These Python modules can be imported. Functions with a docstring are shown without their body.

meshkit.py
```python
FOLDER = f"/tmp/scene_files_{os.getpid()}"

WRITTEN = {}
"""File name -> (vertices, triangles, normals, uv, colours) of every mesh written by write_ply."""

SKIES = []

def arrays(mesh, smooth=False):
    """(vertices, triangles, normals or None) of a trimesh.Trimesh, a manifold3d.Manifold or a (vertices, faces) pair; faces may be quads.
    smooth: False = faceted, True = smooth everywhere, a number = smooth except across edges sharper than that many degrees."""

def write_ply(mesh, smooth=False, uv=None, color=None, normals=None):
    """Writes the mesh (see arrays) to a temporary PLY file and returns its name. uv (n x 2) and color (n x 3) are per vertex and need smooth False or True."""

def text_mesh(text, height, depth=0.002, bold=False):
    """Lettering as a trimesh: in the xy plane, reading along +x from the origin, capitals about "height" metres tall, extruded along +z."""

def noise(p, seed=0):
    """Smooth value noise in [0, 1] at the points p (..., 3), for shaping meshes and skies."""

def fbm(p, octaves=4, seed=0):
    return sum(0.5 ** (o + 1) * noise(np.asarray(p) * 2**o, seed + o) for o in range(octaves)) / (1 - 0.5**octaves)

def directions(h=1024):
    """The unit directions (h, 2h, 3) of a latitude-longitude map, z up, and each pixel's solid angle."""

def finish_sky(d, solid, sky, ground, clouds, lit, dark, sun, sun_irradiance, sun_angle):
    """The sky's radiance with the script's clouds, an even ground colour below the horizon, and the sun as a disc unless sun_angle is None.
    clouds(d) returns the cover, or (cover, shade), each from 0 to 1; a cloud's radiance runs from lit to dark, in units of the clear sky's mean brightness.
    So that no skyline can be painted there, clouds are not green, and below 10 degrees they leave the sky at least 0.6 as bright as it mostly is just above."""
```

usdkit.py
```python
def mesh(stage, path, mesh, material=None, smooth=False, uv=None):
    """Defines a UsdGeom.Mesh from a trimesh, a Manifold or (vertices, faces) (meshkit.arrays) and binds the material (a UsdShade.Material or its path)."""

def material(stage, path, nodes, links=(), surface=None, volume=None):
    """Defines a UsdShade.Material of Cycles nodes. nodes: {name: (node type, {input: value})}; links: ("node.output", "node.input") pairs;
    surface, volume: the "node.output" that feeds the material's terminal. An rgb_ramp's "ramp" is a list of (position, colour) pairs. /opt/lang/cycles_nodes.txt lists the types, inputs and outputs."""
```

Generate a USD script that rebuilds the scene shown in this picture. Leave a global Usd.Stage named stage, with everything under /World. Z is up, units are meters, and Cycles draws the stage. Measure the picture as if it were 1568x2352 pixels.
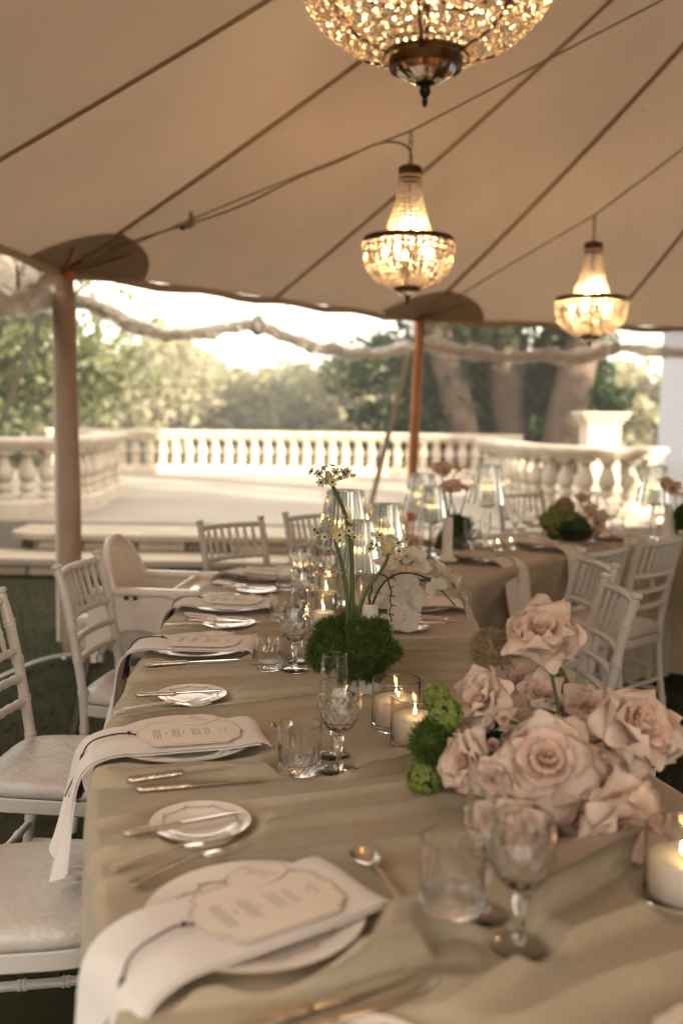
import math, random
import numpy as np, trimesh
from scipy.interpolate import CubicSpline
from pxr import Usd, UsdGeom, UsdLux, UsdShade, Gf, Sdf, Vt
import usdkit, meshkit

stage = Usd.Stage.CreateInMemory()
UsdGeom.SetStageUpAxis(stage, UsdGeom.Tokens.z)
UsdGeom.SetStageMetersPerUnit(stage, 1.0)
world = UsdGeom.Xform.Define(stage, '/World')
stage.SetDefaultPrim(world.GetPrim())
UsdGeom.Scope.Define(stage, '/World/Looks')
PI = math.pi

# ------------------------------------------------------------------ camera
EYE = np.array([0.0, 0.0, 1.45])
PITCH, ROLL, FPX = 0.1007, 0.015, 2287.0          # tilt down, roll, focal length in pixels of a 1568 wide frame
FW = np.array([0, math.cos(PITCH), -math.sin(PITCH)])
R0, U0 = np.array([1.0, 0, 0]), np.array([0, math.sin(PITCH), math.cos(PITCH)])
RT = math.cos(ROLL) * R0 + math.sin(ROLL) * U0
UP = -math.sin(ROLL) * R0 + math.cos(ROLL) * U0
cam = UsdGeom.Camera.Define(stage, '/World/Camera')
cam.AddTransformOp().Set(Gf.Matrix4d(*RT, 0, *UP, 0, *(-FW), 0, *EYE, 1))
cam.CreateHorizontalApertureAttr(24.0)
cam.CreateFocalLengthAttr(24.0 * FPX / 1568)
cam.CreateFStopAttr(2.0)
cam.CreateFocusDistanceAttr(2.4)
cam.CreateClippingRangeAttr(Gf.Vec2f(0.05, 5000))
cam.CreateExposureAttr(2.3)

# ------------------------------------------------------------------ sky and sun
SUN_EL, SUN_AZ = math.radians(16.5), math.atan2(0.8, -0.6)
SUN = np.array([math.sin(SUN_AZ) * math.cos(SUN_EL), math.cos(SUN_AZ) * math.cos(SUN_EL), math.sin(SUN_EL)])
usdkit.material(stage, '/World/Looks/sky_look', {
    'tc': ('texture_coordinate', {}),
    'sky': ('sky_texture', {'sky_type': 'single_scattering', 'sun_disc': False, 'sun_elevation': SUN_EL, 'sun_rotation': SUN_AZ, 'aerosol_density': 2.0}),
    'map': ('mapping', {'scale': (1.0, 1.0, 3.0)}),
    'n': ('noise_texture', {'scale': 2.2, 'detail': 6.0, 'roughness': 0.6}),
    'r': ('rgb_ramp', {'ramp': [(0.25, (0.55, 0.55, 0.55)), (0.7, (0.95, 0.95, 0.95))]}),
    'm': ('mix_color', {'b': (5.6, 5.0, 4.3), 'use_clamp': False}),
    'bg': ('background_shader', {'strength': 0.13}),
}, [('tc.generated', 'map.vector'), ('map.vector', 'n.vector'), ('n.fac', 'r.fac'), ('r.color', 'm.fac'), ('sky.color', 'm.a'), ('m.result', 'bg.color')], surface='bg.background')
dome = UsdLux.DomeLight.Define(stage, '/World/sky')
UsdShade.MaterialBindingAPI.Apply(dome.GetPrim()).Bind(UsdShade.Material.Get(stage, '/World/Looks/sky_look'))
dome.GetPrim().SetCustomDataByKey('kind', 'structure')
sun = UsdLux.DistantLight.Define(stage, '/World/sun')
zx = np.cross([0, 0, 1.0], SUN); zx /= np.linalg.norm(zx); zy = np.cross(SUN, zx)
sun.AddTransformOp().Set(Gf.Matrix4d(*zx, 0, *zy, 0, *SUN, 0, 0, 0, 30, 1))
sun.CreateNormalizeAttr(True); sun.CreateIntensityAttr(1.25); sun.CreateAngleAttr(0.5)
sun.CreateColorAttr(Gf.Vec3f(1.0, 0.88, 0.70))

# ------------------------------------------------------------------ helpers
def at(px, py, z=None, Y=None):
    """The point in the place that the photograph shows at (px, py) (1568 wide), at height z or distance Y."""
    d = FW + RT * (px - 784) / FPX - UP * (py - 1176) / FPX
    t = (z - EYE[2]) / d[2] if z is not None else Y / d[1]
    return EYE + d * t

names = {}
def numbered(name, parent='/World'):
    k = (parent, name); i = names.get(k, -1) + 1; names[k] = i
    return f'{parent}/{name}' if i == 0 else f'{parent}/{name}_{i:03d}'

def tag(p, label=None, cat=None, group=None, kind=None):
    p = p.GetPrim() if hasattr(p, 'GetPrim') else p
    for k, v in (('label', label), ('category', cat), ('group', group), ('kind', kind)):
        if v: p.SetCustomDataByKey(k, v)
    return p

def gm(m):
    return Gf.Matrix4d(*np.asarray(m, float).T.ravel().tolist())

def pose(loc=(0, 0, 0), rz=0, scale=1.0, axis=None):
    m = np.eye(4)
    if axis is not None:
        a = np.asarray(axis, float); a = a / np.linalg.norm(a)
        h = np.array([1.0, 0, 0]) if abs(a[0]) < .9 else np.array([0, 1.0, 0])
        x = np.cross(h, a); x /= np.linalg.norm(x); y = np.cross(a, x)
        m[:3, 0], m[:3, 1], m[:3, 2] = x, y, a
        c, s = math.cos(rz), math.sin(rz); r = np.eye(4); r[:2, :2] = [[c, -s], [s, c]]; m = m @ r
    else:
        c, s = math.cos(rz), math.sin(rz); m[:2, :2] = [[c, -s], [s, c]]
    m[:3, :3] *= scale; m[:3, 3] = loc
    return m

def thing(name, label, cat, loc=(0, 0, 0), rz=0, group=None, kind=None, m=None):
    x = UsdGeom.Xform.Define(stage, numbered(name))
    x.AddTransformOp().Set(gm(pose(loc, rz) if m is None else m))
    return tag(x, label, cat, group, kind)

def obj(name, mesh, mat, parent=None, smooth=False, m=None, label=None):
    where = str(parent.GetPath()) if parent is not None else '/World'
    p = usdkit.mesh(stage, numbered(name, where), mesh, M[mat], smooth)
    if m is not None: p.AddTransformOp().Set(gm(m))
    UsdGeom.Mesh(p).CreateDoubleSidedAttr(True)
    if label: tag(p, label)
    return p.GetPrim()

def dup(src, label, loc=(0, 0, 0), rz=0, group=None, m=None, name=None):
    was = src.GetCustomData()
    base = name or src.GetCustomDataByKey('base_name') or src.GetName()
    x = UsdGeom.Xform.Define(stage, numbered(base))
    x.AddTransformOp().Set(gm(pose(loc, rz) if m is None else m))
    p = x.GetPrim(); p.GetReferences().AddInternalReference(src.GetPath()); p.SetInstanceable(True)
    return tag(p, label, was.get('category'), group or was.get('group'))

class Kit:
    """One model placed many times: the first placement moves the model itself, later ones refer to it."""
    def __init__(s, build): s.build, s.first = build, None
    def put(s, label, loc=(0, 0, 0), rz=0, group=None, m=None):
        mm = pose(loc, rz) if m is None else m
        if s.first is None:
            s.first = s.build(label, group)
            UsdGeom.Xformable(s.first).GetOrderedXformOps()[0].Set(gm(mm))
            return s.first
        return dup(s.first, label, group=group, m=mm)

def class_mesh(name, mesh, mat, smooth=False):
    if not stage.GetPrimAtPath('/World/Shapes'): stage.CreateClassPrim('/World/Shapes')
    p = usdkit.mesh(stage, numbered(name, '/World/Shapes'), mesh, M[mat], smooth)
    p.CreateDoubleSidedAttr(True)
    return p.GetPrim()

def part(name, src, parent, m):
    p = UsdGeom.Mesh.Define(stage, numbered(name, str(parent.GetPath())))
    p.GetPrim().GetReferences().AddInternalReference(src.GetPath())
    p.AddTransformOp().Set(gm(m))
    return p.GetPrim()

# ---- shapes: (vertices, triangles)
def join(*ms):
    vs, fs, n = [], [], 0
    for v, f in ms:
        vs.append(np.asarray(v, float)); fs.append(np.asarray(f, int) + n); n += len(v)
    return np.vstack(vs), np.vstack(fs)

def moved(mesh, m):
    v = np.asarray(mesh[0], float)
    return v @ m[:3, :3].T + m[:3, 3], mesh[1]

def grid(P, wrap=False):
    a, b = P.shape[:2]
    i = np.arange(a * b).reshape(a, b)
    if wrap: i = np.hstack([i, i[:, :1]])
    q = np.stack([i[:-1, :-1], i[:-1, 1:], i[1:, 1:], i[1:, :-1]], -1).reshape(-1, 4)
    return P.reshape(-1, 3), np.vstack([q[:, [0, 1, 2]], q[:, [0, 2, 3]]])

def slab(P, t, nrm=None):
    """A sheet of points made solid with thickness t."""
    if nrm is None:
        gx, gy = np.gradient(P, axis=1), np.gradient(P, axis=0)
        nrm = np.cross(gx, gy); nrm /= np.maximum(np.linalg.norm(nrm, axis=-1, keepdims=True), 1e-9)
    top, bot = P, P - nrm * t
    v1, f1 = grid(top); v2, f2 = grid(bot)
    a, b = P.shape[:2]; i = np.arange(a * b).reshape(a, b)
    rim = np.concatenate([i[0, :], i[1:, -1], i[-1, -2::-1], i[-2:0:-1, 0]]); nx = np.roll(rim, -1); o = a * b
    s = np.vstack([np.stack([rim, rim + o, nx + o], 1), np.stack([rim, nx + o, nx], 1)])
    return np.vstack([v1, v2]), np.vstack([f1, f2[:, ::-1] + o, s])

def lathe(prof, n=24, mod=None):
    prof = np.asarray(prof, float)
    th = np.arange(n) / n * 2 * PI
    r = prof[:, 0][:, None] * np.ones(n)
    if mod is not None: r = r + mod(th[None, :], prof[:, 1][:, None], np.arange(len(prof))[:, None])
    P = np.stack([r * np.cos(th), r * np.sin(th), prof[:, 1][:, None] * np.ones(n)], -1)
    return grid(P, wrap=True)

def tube(path, rad, n=8, flat=None, caps=True):
    path = np.asarray(path, float); k = len(path)
    rad = np.ones(k) * rad if np.ndim(rad) == 0 else np.asarray(rad, float)
    T = np.gradient(path, axis=0); T /= np.maximum(np.linalg.norm(T, axis=1, keepdims=True), 1e-12)
    h = np.array([0, 0, 1.0]) if abs(T[0][2]) < .9 else np.array([1.0, 0, 0])
    A = np.zeros_like(path); B = np.zeros_like(path)
    a = np.cross(T[0], h); a /= np.linalg.norm(a)
    for i in range(k):
        a = a - T[i] * np.dot(a, T[i]); a /= max(np.linalg.norm(a), 1e-9); A[i] = a; B[i] = np.cross(T[i], a)
    th = np.arange(n) / n * 2 * PI
    fx, fy = flat or (1, 1)
    P = path[:, None] + rad[:, None, None] * (A[:, None] * (np.cos(th) * fx)[None, :, None] + B[:, None] * (np.sin(th) * fy)[None, :, None])
    v, f = grid(P, wrap=True)
    if caps:
        v = np.vstack([v, path[:1], path[-1:]]); c0, c1 = len(v) - 2, len(v) - 1
        i = np.arange(n); j = (i + 1) % n; o = (k - 1) * n
        f = np.vstack([f, np.stack([j, i, 0 * i + c0], 1), np.stack([i + o, j + o, 0 * i + c1], 1)])
    return v, f

def box(c, s, bev=0.0):
    c, s = np.asarray(c, float), np.asarray(s, float) / 2
    if bev <= 0:
        m = trimesh.creation.box(2 * s); return np.array(m.vertices) + c, np.array(m.faces)
    pts = []
    for x in (-1, 1):
        for y in (-1, 1):
            for z in (-1, 1):
                e = np.array([x, y, z]) * s
                for k in range(3):
                    q = e.copy(); o = [i for i in range(3) if i != k]
                    for i in o: q[i] -= np.sign(e[i]) * bev
                    pts.append(q)
    h = trimesh.convex.convex_hull(np.array(pts))
    return np.array(h.vertices) + c, np.array(h.faces)

def extrude(poly, h, z=0.0):
    from shapely.geometry import Polygon
    m = trimesh.creation.extrude_polygon(Polygon(poly), h, engine='earcut'); m.apply_translation([0, 0, z])
    return np.array(m.vertices), np.array(m.faces)

def ico(r=1.0, sub=1, c=(0, 0, 0)):
    m = trimesh.creation.icosphere(subdivisions=sub, radius=r)
    return np.array(m.vertices) + np.asarray(c), np.array(m.faces)

def spline(pts, n):
    pts = np.asarray(pts, float); d = np.r_[0, np.cumsum(np.linalg.norm(np.diff(pts, axis=0), axis=1))]
    return CubicSpline(d, pts)(np.linspace(0, d[-1], n))

# ------------------------------------------------------------------ materials
M = {}
def mat(name, col, rough=0.5, metal=0.0, vary=None, bump=None, coords='object', **kw):
    """A principled material; vary = (noise scale, second colour), bump = (scale, strength, distance)."""
    nodes = {'tc': ('texture_coordinate', {}), 'p': ('principled_bsdf', {'base_color': col, 'roughness': rough, 'metallic': metal, **kw})}
    links = []
    src = 'tc.object'
    if coords == 'position': nodes['g'] = ('geometry', {}); src = 'g.position'
    if vary:
        nodes['n'] = ('noise_texture', {'scale': vary[0], 'detail': 5.0, 'roughness': 0.6})
        nodes['r'] = ('rgb_ramp', {'ramp': [(0.3, col), (0.7, vary[1])]})
        links += [(src, 'n.vector'), ('n.fac', 'r.fac'), ('r.color', 'p.base_color')]
    if bump:
        nodes['bn'] = ('noise_texture', {'scale': bump[0], 'detail': 4.0})
        nodes['b'] = ('bump', {'strength': bump[1], 'distance': bump[2]})
        links += [(src, 'bn.vector'), ('bn.fac', 'b.height'), ('b.normal', 'p.normal')]
    M[name] = usdkit.material(stage, f'/World/Looks/{name}', nodes, links, surface='p.BSDF')

def leafy(name, col, col2, trans, fac=0.35, scale=3.0, rough=0.5, coords='object'):
    src = 'tc.object' if coords == 'object' else 'g.position'
    M[name] = usdkit.material(stage, f'/World/Looks/{name}', {
        'tc': ('texture_coordinate', {}), 'g': ('geometry', {}),
        'n': ('noise_texture', {'scale': scale, 'detail': 3.0}), 'r': ('rgb_ramp', {'ramp': [(0.3, col), (0.7, col2)]}),
        'p': ('principled_bsdf', {'roughness': rough, 'specular_ior_level': 0.3}), 't': ('translucent_bsdf', {'color': trans}), 'm': ('mix_closure', {'fac': fac})},
        [(src, 'n.vector'), ('n.fac', 'r.fac'), ('r.color', 'p.base_color'), ('p.BSDF', 'm.closure1'), ('t.BSDF', 'm.closure2')], surface='m.closure')

def emit(name, col, s):
    M[name] = usdkit.material(stage, f'/World/Looks/{name}', {'e': ('emission', {'color': col, 'strength': s})}, [], surface='e.emission')

def clear(name, col, rough, ior=1.5, tint=(1, 1, 1), base=0.0):
    """Thin clear sheet: see-through with a fresnel reflection."""
    M[name] = usdkit.material(stage, f'/World/Looks/{name}', {
        'f': ('fresnel', {'IOR': ior}), 'a': ('math', {'math_type': 'add', 'value2': base, 'use_clamp': True}), 't': ('transparent_bsdf', {'color': tint}), 'g': ('glossy_bsdf', {'color': col, 'roughness': rough}), 'm': ('mix_closure', {})},
        [('f.fac', 'a.value1'), ('a.value', 'm.fac'), ('t.BSDF', 'm.closure1'), ('g.BSDF', 'm.closure2')], surface='m.closure')

mat('lawn_soil', (0.018, 0.024, 0.008), 1.0, specular_ior_level=0.1, vary=(0.9, (0.042, 0.031, 0.014)), bump=(60, 0.5, 0.01), coords='position')
mat('terrace_stone', (0.285, 0.245, 0.195), 0.8, vary=(0.8, (0.225, 0.19, 0.15)), bump=(25, 0.25, 0.01), coords='position')
mat('tread_stone', (0.40, 0.33, 0.24), 0.8, vary=(3.0, (0.28, 0.22, 0.15)), bump=(40, 0.3, 0.006), coords='position')
for k, c in enumerate(((0.36, 0.28, 0.20), (0.27, 0.20, 0.13), (0.44, 0.36, 0.27), (0.20, 0.14, 0.09))):
    mat(f'riser_stone_{k}', c, 0.9, vary=(9.0, tuple(x * 0.7 for x in c)), bump=(30, 0.5, 0.01), coords='position')
mat('riser_joint', (0.10, 0.07, 0.045), 0.95)
mat('baluster_stone', (0.56, 0.485, 0.38), 0.8, vary=(3.0, (0.36, 0.30, 0.22)), bump=(45, 0.2, 0.004), coords='position')
mat('render_white', (0.42, 0.44, 0.49), 0.7, bump=(50, 0.1, 0.003))
M['canvas'] = usdkit.material(stage, '/World/Looks/canvas', {
    'g': ('geometry', {}), 'n': ('noise_texture', {'scale': 1.1, 'detail': 4.0}), 'r': ('rgb_ramp', {'ramp': [(0.3, (0.41, 0.312, 0.227)), (0.7, (0.485, 0.38, 0.287))]}),
    'bn': ('noise_texture', {'scale': 2.5, 'detail': 3.0}), 'b': ('bump', {'strength': 0.12, 'distance': 0.05}),
    'p': ('principled_bsdf', {'roughness': 0.6, 'specular_ior_level': 0.25}), 't': ('translucent_bsdf', {'color': (0.60, 0.42, 0.28)}), 'm': ('mix_closure', {'fac': 0.09})},
    [('g.position', 'n.vector'), ('n.fac', 'r.fac'), ('r.color', 'p.base_color'), ('g.position', 'bn.vector'), ('bn.fac', 'b.height'), ('b.normal', 'p.normal'), ('p.BSDF', 'm.closure1'), ('t.BSDF', 'm.closure2')], surface='m.closure')
mat('canvas_patch', (0.36, 0.25, 0.17), 0.65, vary=(2.0, (0.31, 0.21, 0.14)))
mat('seam_webbing', (0.38, 0.235, 0.125), 0.7)
mat('pole_sleeve', (0.42, 0.285, 0.195), 0.7, vary=(3.0, (0.32, 0.21, 0.14)), bump=(6, 0.2, 0.01))
mat('pole_wood', (0.50, 0.20, 0.06), 0.45, vary=(4.0, (0.38, 0.14, 0.04)))
mat('orange_strap', (0.75, 0.22, 0.04), 0.6)
mat('strap_beige', (0.42, 0.36, 0.28), 0.8)
mat('rope', (0.30, 0.22, 0.15), 0.8)
mat('cord_brown', (0.22, 0.15, 0.09), 0.6)
mat('cable_white', (0.50, 0.48, 0.44), 0.5)
mat('carabiner_green', (0.03, 0.16, 0.05), 0.35, 0.3)
mat('steel', (0.55, 0.54, 0.52), 0.3, 1.0)
mat('pvc_white', (0.62, 0.56, 0.50), 0.5)
M['vinyl'] = usdkit.material(stage, '/World/Looks/vinyl', {
    'g': ('geometry', {}), 'n': ('noise_texture', {'scale': 14.0, 'detail': 4.0, 'roughness': 0.6}), 'r': ('rgb_ramp', {'ramp': [(0.36, (0, 0, 0)), (0.62, (1, 1, 1))]}),
    'b': ('bump', {'strength': 0.7, 'distance': 0.03}),
    'p': ('principled_bsdf', {'base_color': (0.58, 0.50, 0.43), 'roughness': 0.18}), 't': ('transparent_bsdf', {'color': (0.93, 0.90, 0.87)}), 'mm': ('math', {'math_type': 'multiply_add', 'value2': 0.55, 'value3': 0.30}), 'm': ('mix_closure', {})},
    [('g.position', 'n.vector'), ('n.fac', 'r.fac'), ('n.fac', 'b.height'), ('b.normal', 'p.normal'), ('r.color', 'mm.value1'), ('mm.value', 'm.fac'), ('t.BSDF', 'm.closure1'), ('p.BSDF', 'm.closure2')], surface='m.closure')
M['vinyl_film'] = usdkit.material(stage, '/World/Looks/vinyl_film', {
    'g': ('geometry', {}), 'n': ('noise_texture', {'scale': 22.0, 'detail': 4.0, 'roughness': 0.6}), 'r': ('rgb_ramp', {'ramp': [(0.45, (0, 0, 0)), (0.68, (1, 1, 1))]}),
    'b': ('bump', {'strength': 0.8, 'distance': 0.02}),
    'p': ('principled_bsdf', {'base_color': (0.85, 0.83, 0.80), 'roughness': 0.12}), 't': ('transparent_bsdf', {'color': (0.96, 0.95, 0.93)}), 'mm': ('math', {'math_type': 'multiply_add', 'value2': 0.38, 'value3': 0.10}), 'm': ('mix_closure', {})},
    [('g.position', 'n.vector'), ('n.fac', 'r.fac'), ('n.fac', 'b.height'), ('b.normal', 'p.normal'), ('r.color', 'mm.value1'), ('mm.value', 'm.fac'), ('t.BSDF', 'm.closure1'), ('p.BSDF', 'm.closure2')], surface='m.closure')
clear('vinyl_sheet', (1, 1, 1), 0.12, 1.5, (0.95, 0.93, 0.90), 0.06)
mat('bronze', (0.10, 0.055, 0.025), 0.4, 0.85, bump=(60, 0.3, 0.004))
mat('bronze_black', (0.03, 0.02, 0.015), 0.35, 0.6)
M['crystal'] = usdkit.material(stage, '/World/Looks/crystal', {
    'gl': ('glass_bsdf', {'IOR': 1.6, 'color': (1.0, 0.97, 0.93), 'roughness': 0.02}), 't': ('transparent_bsdf', {'color': (0.99, 0.97, 0.94)}), 'm': ('mix_closure', {'fac': 0.78})},
    [('t.BSDF', 'm.closure1'), ('gl.BSDF', 'm.closure2')], surface='m.closure')
emit('bulb_glow', (1.0, 0.62, 0.27), 34.0)
emit('flame_glow', (1.0, 0.60, 0.22), 11.0)
mat('wax', (0.82, 0.74, 0.66), 0.45, subsurface_weight=0.6, subsurface_scale=0.02, subsurface_radius=(1.0, 0.7, 0.5))
mat('wick', (0.02, 0.015, 0.01), 0.9)
mat('glass', (1, 1, 1), 0.0, transmission_weight=1.0, ior=1.48); mat('lamp_glass', (0.98, 1.0, 0.99), 0.0, transmission_weight=1.0, ior=1.5)
mat('glass_smoke', (0.94, 0.92, 0.90), 0.0, transmission_weight=1.0, ior=1.45)
M['linen'] = usdkit.material(stage, '/World/Looks/linen', {
    'g': ('geometry', {}), 'mx': ('mapping', {'scale': (1.0, 0.06, 0.06)}), 'my': ('mapping', {'scale': (0.06, 1.0, 0.06)}),
    'nx': ('noise_texture', {'scale': 420.0, 'detail': 3.0}), 'ny': ('noise_texture', {'scale': 420.0, 'detail': 3.0}), 'add': ('math', {'math_type': 'add'}),
    'n': ('noise_texture', {'scale': 1.6, 'detail': 3.0}), 'm1': ('math', {'math_type': 'multiply_add', 'value2': 0.30, 'value3': 0.2}), 'm2': ('math', {'math_type': 'multiply_add', 'value2': 0.4}),
    'r': ('rgb_ramp', {'ramp': [(0.3, (0.29, 0.232, 0.152)), (0.75, (0.40, 0.322, 0.217))]}),
    'b': ('bump', {'strength': 0.22, 'distance': 0.002}), 'p': ('principled_bsdf', {'roughness': 0.75, 'specular_ior_level': 0.3, 'sheen_weight': 0.15, 'sheen_roughness': 0.4})},
    [('g.position', 'mx.vector'), ('g.position', 'my.vector'), ('mx.vector', 'nx.vector'), ('my.vector', 'ny.vector'), ('nx.fac', 'add.value1'), ('ny.fac', 'add.value2'),
     ('g.position', 'n.vector'), ('add.value', 'm1.value1'), ('n.fac', 'm2.value1'), ('m1.value', 'm2.value3'), ('m2.value', 'r.fac'), ('r.color', 'p.base_color'), ('add.value', 'b.height'), ('b.normal', 'p.normal')], surface='p.BSDF')
mat('table_ply', (0.35, 0.24, 0.14), 0.6, vary=(5, (0.28, 0.19, 0.11)))
mat('napkin_cotton', (0.70, 0.625, 0.56), 0.85, bump=(350, 0.15, 0.001), coords='position', sheen_weight=0.1)
mat('china', (0.80, 0.72, 0.63), 0.08, vary=(3.0, (0.77, 0.69, 0.60)))
mat('gilt', (0.42, 0.25, 0.11), 0.35, 0.7)
mat('gilt_print', (0.28, 0.15, 0.06), 0.5)
mat('card_paper', (0.74, 0.63, 0.52), 0.7, vary=(20, (0.71, 0.60, 0.49)))
mat('card_edge', (0.33, 0.22, 0.13), 0.4, 0.4)
mat('print_grey', (0.40, 0.33, 0.28), 0.7)
mat('tassel_plum', (0.035, 0.008, 0.018), 0.7)
mat('silver', (0.80, 0.75, 0.68), 0.16, 1.0, bump=(25, 0.05, 0.004))
mat('silver_ornate', (0.66, 0.56, 0.45), 0.22, 1.0, bump=(220, 0.6, 0.004))
mat('chair_white', (0.57, 0.52, 0.47), 0.25, vary=(6, (0.52, 0.47, 0.42)), bump=(15, 0.04, 0.01))
mat('chair_pad', (0.58, 0.52, 0.46), 0.30, vary=(9, (0.50, 0.44, 0.38)), bump=(34, 0.5, 0.012))
mat('highchair_plastic', (0.74, 0.64, 0.55), 0.3)
mat('highchair_leg', (0.10, 0.085, 0.075), 0.35, 0.4)
leafy('rose_outer', (0.90, 0.765, 0.645), (0.91, 0.82, 0.72), (0.91, 0.71, 0.55), 0.45, 14.0, 0.6)
leafy('rose_inner', (0.89, 0.69, 0.56), (0.90, 0.75, 0.63), (0.90, 0.62, 0.46), 0.42, 14.0, 0.6)
leafy('rose_core', (0.82, 0.52, 0.40), (0.85, 0.59, 0.47), (0.88, 0.48, 0.34), 0.36, 14.0, 0.55)
leafy('orchid_white', (0.80, 0.76, 0.70), (0.84, 0.80, 0.75), (0.85, 0.78, 0.68), 0.40, 9.0, 0.5)
mat('orchid_stem', (0.05, 0.035, 0.015), 0.5, vary=(20, (0.03, 0.04, 0.012)))
mat('flower_stem', (0.045, 0.085, 0.015), 0.4, vary=(9, (0.10, 0.12, 0.025)))
mat('pedicel', (0.38, 0.36, 0.12), 0.5)
leafy('floret_cream', (0.80, 0.74, 0.55), (0.76, 0.72, 0.46), (0.75, 0.68, 0.40), 0.3, 30.0)
mat('floret_eye', (0.006, 0.008, 0.004), 0.3)
mat('bud_core', (0.62, 0.48, 0.24), 0.6, vary=(40, (0.45, 0.40, 0.13)))
leafy('moss_blade', (0.028, 0.070, 0.008), (0.13, 0.185, 0.035), (0.08, 0.16, 0.012), 0.3, 160.0, 0.45)
mat('moss_core', (0.012, 0.05, 0.005), 0.8)
leafy('viburnum_green', (0.22, 0.28, 0.05), (0.34, 0.38, 0.11), (0.35, 0.40, 0.08), 0.3, 60.0)
leafy('rose_leaf', (0.02, 0.05, 0.012), (0.035, 0.075, 0.02), (0.04, 0.10, 0.015), 0.2, 20.0, 0.4)
mat('tan_bristle', (0.36, 0.26, 0.15), 0.8, vary=(40, (0.25, 0.17, 0.09)))
mat('vase_white', (0.78, 0.71, 0.64), 0.35)
mat('bowl_black', (0.012, 0.014, 0.012), 0.3)
mat('bark', (0.12, 0.08, 0.052), 0.9, vary=(2.5, (0.06, 0.04, 0.027)), bump=(7, 0.8, 0.06), coords='position')
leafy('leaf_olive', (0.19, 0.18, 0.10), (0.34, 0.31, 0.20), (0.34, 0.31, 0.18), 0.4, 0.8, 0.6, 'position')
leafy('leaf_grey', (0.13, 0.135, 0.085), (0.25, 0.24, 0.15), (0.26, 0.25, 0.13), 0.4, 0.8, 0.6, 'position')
leafy('leaf_dark', (0.013, 0.026, 0.009), (0.03, 0.052, 0.016), (0.035, 0.07, 0.015), 0.35, 0.9, 0.5, 'position')
leafy('leaf_bright', (0.055, 0.075, 0.03), (0.15, 0.155, 0.07), (0.18, 0.19, 0.08), 0.45, 0.9, 0.5, 'position')
leafy('grass_blade', (0.013, 0.028, 0.006), (0.040, 0.042, 0.013), (0.03, 0.05, 0.01), 0.3, 1.2, 0.6, 'position')
mat('socket_grey', (0.55, 0.50, 0.44), 0.4)
mat('dark_plastic', (0.03, 0.025, 0.02), 0.4)
# ================================================================== the setting
TZ = 0.30                                            # terrace level above the lawn
g = np.linspace(-1, 1, 81); g = np.sign(g) * np.abs(g) ** 3 * 600
X, Y = np.meshgrid(g, g + 12)
Zg = -0.02 - 0.4 * np.clip((np.hypot(X, Y - 10) - 24) / 30, 0, 1)
tag(obj('lawn', grid(np.stack([X, Y, Zg], -1)), 'lawn_soil', smooth=True), kind='structure')

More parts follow.
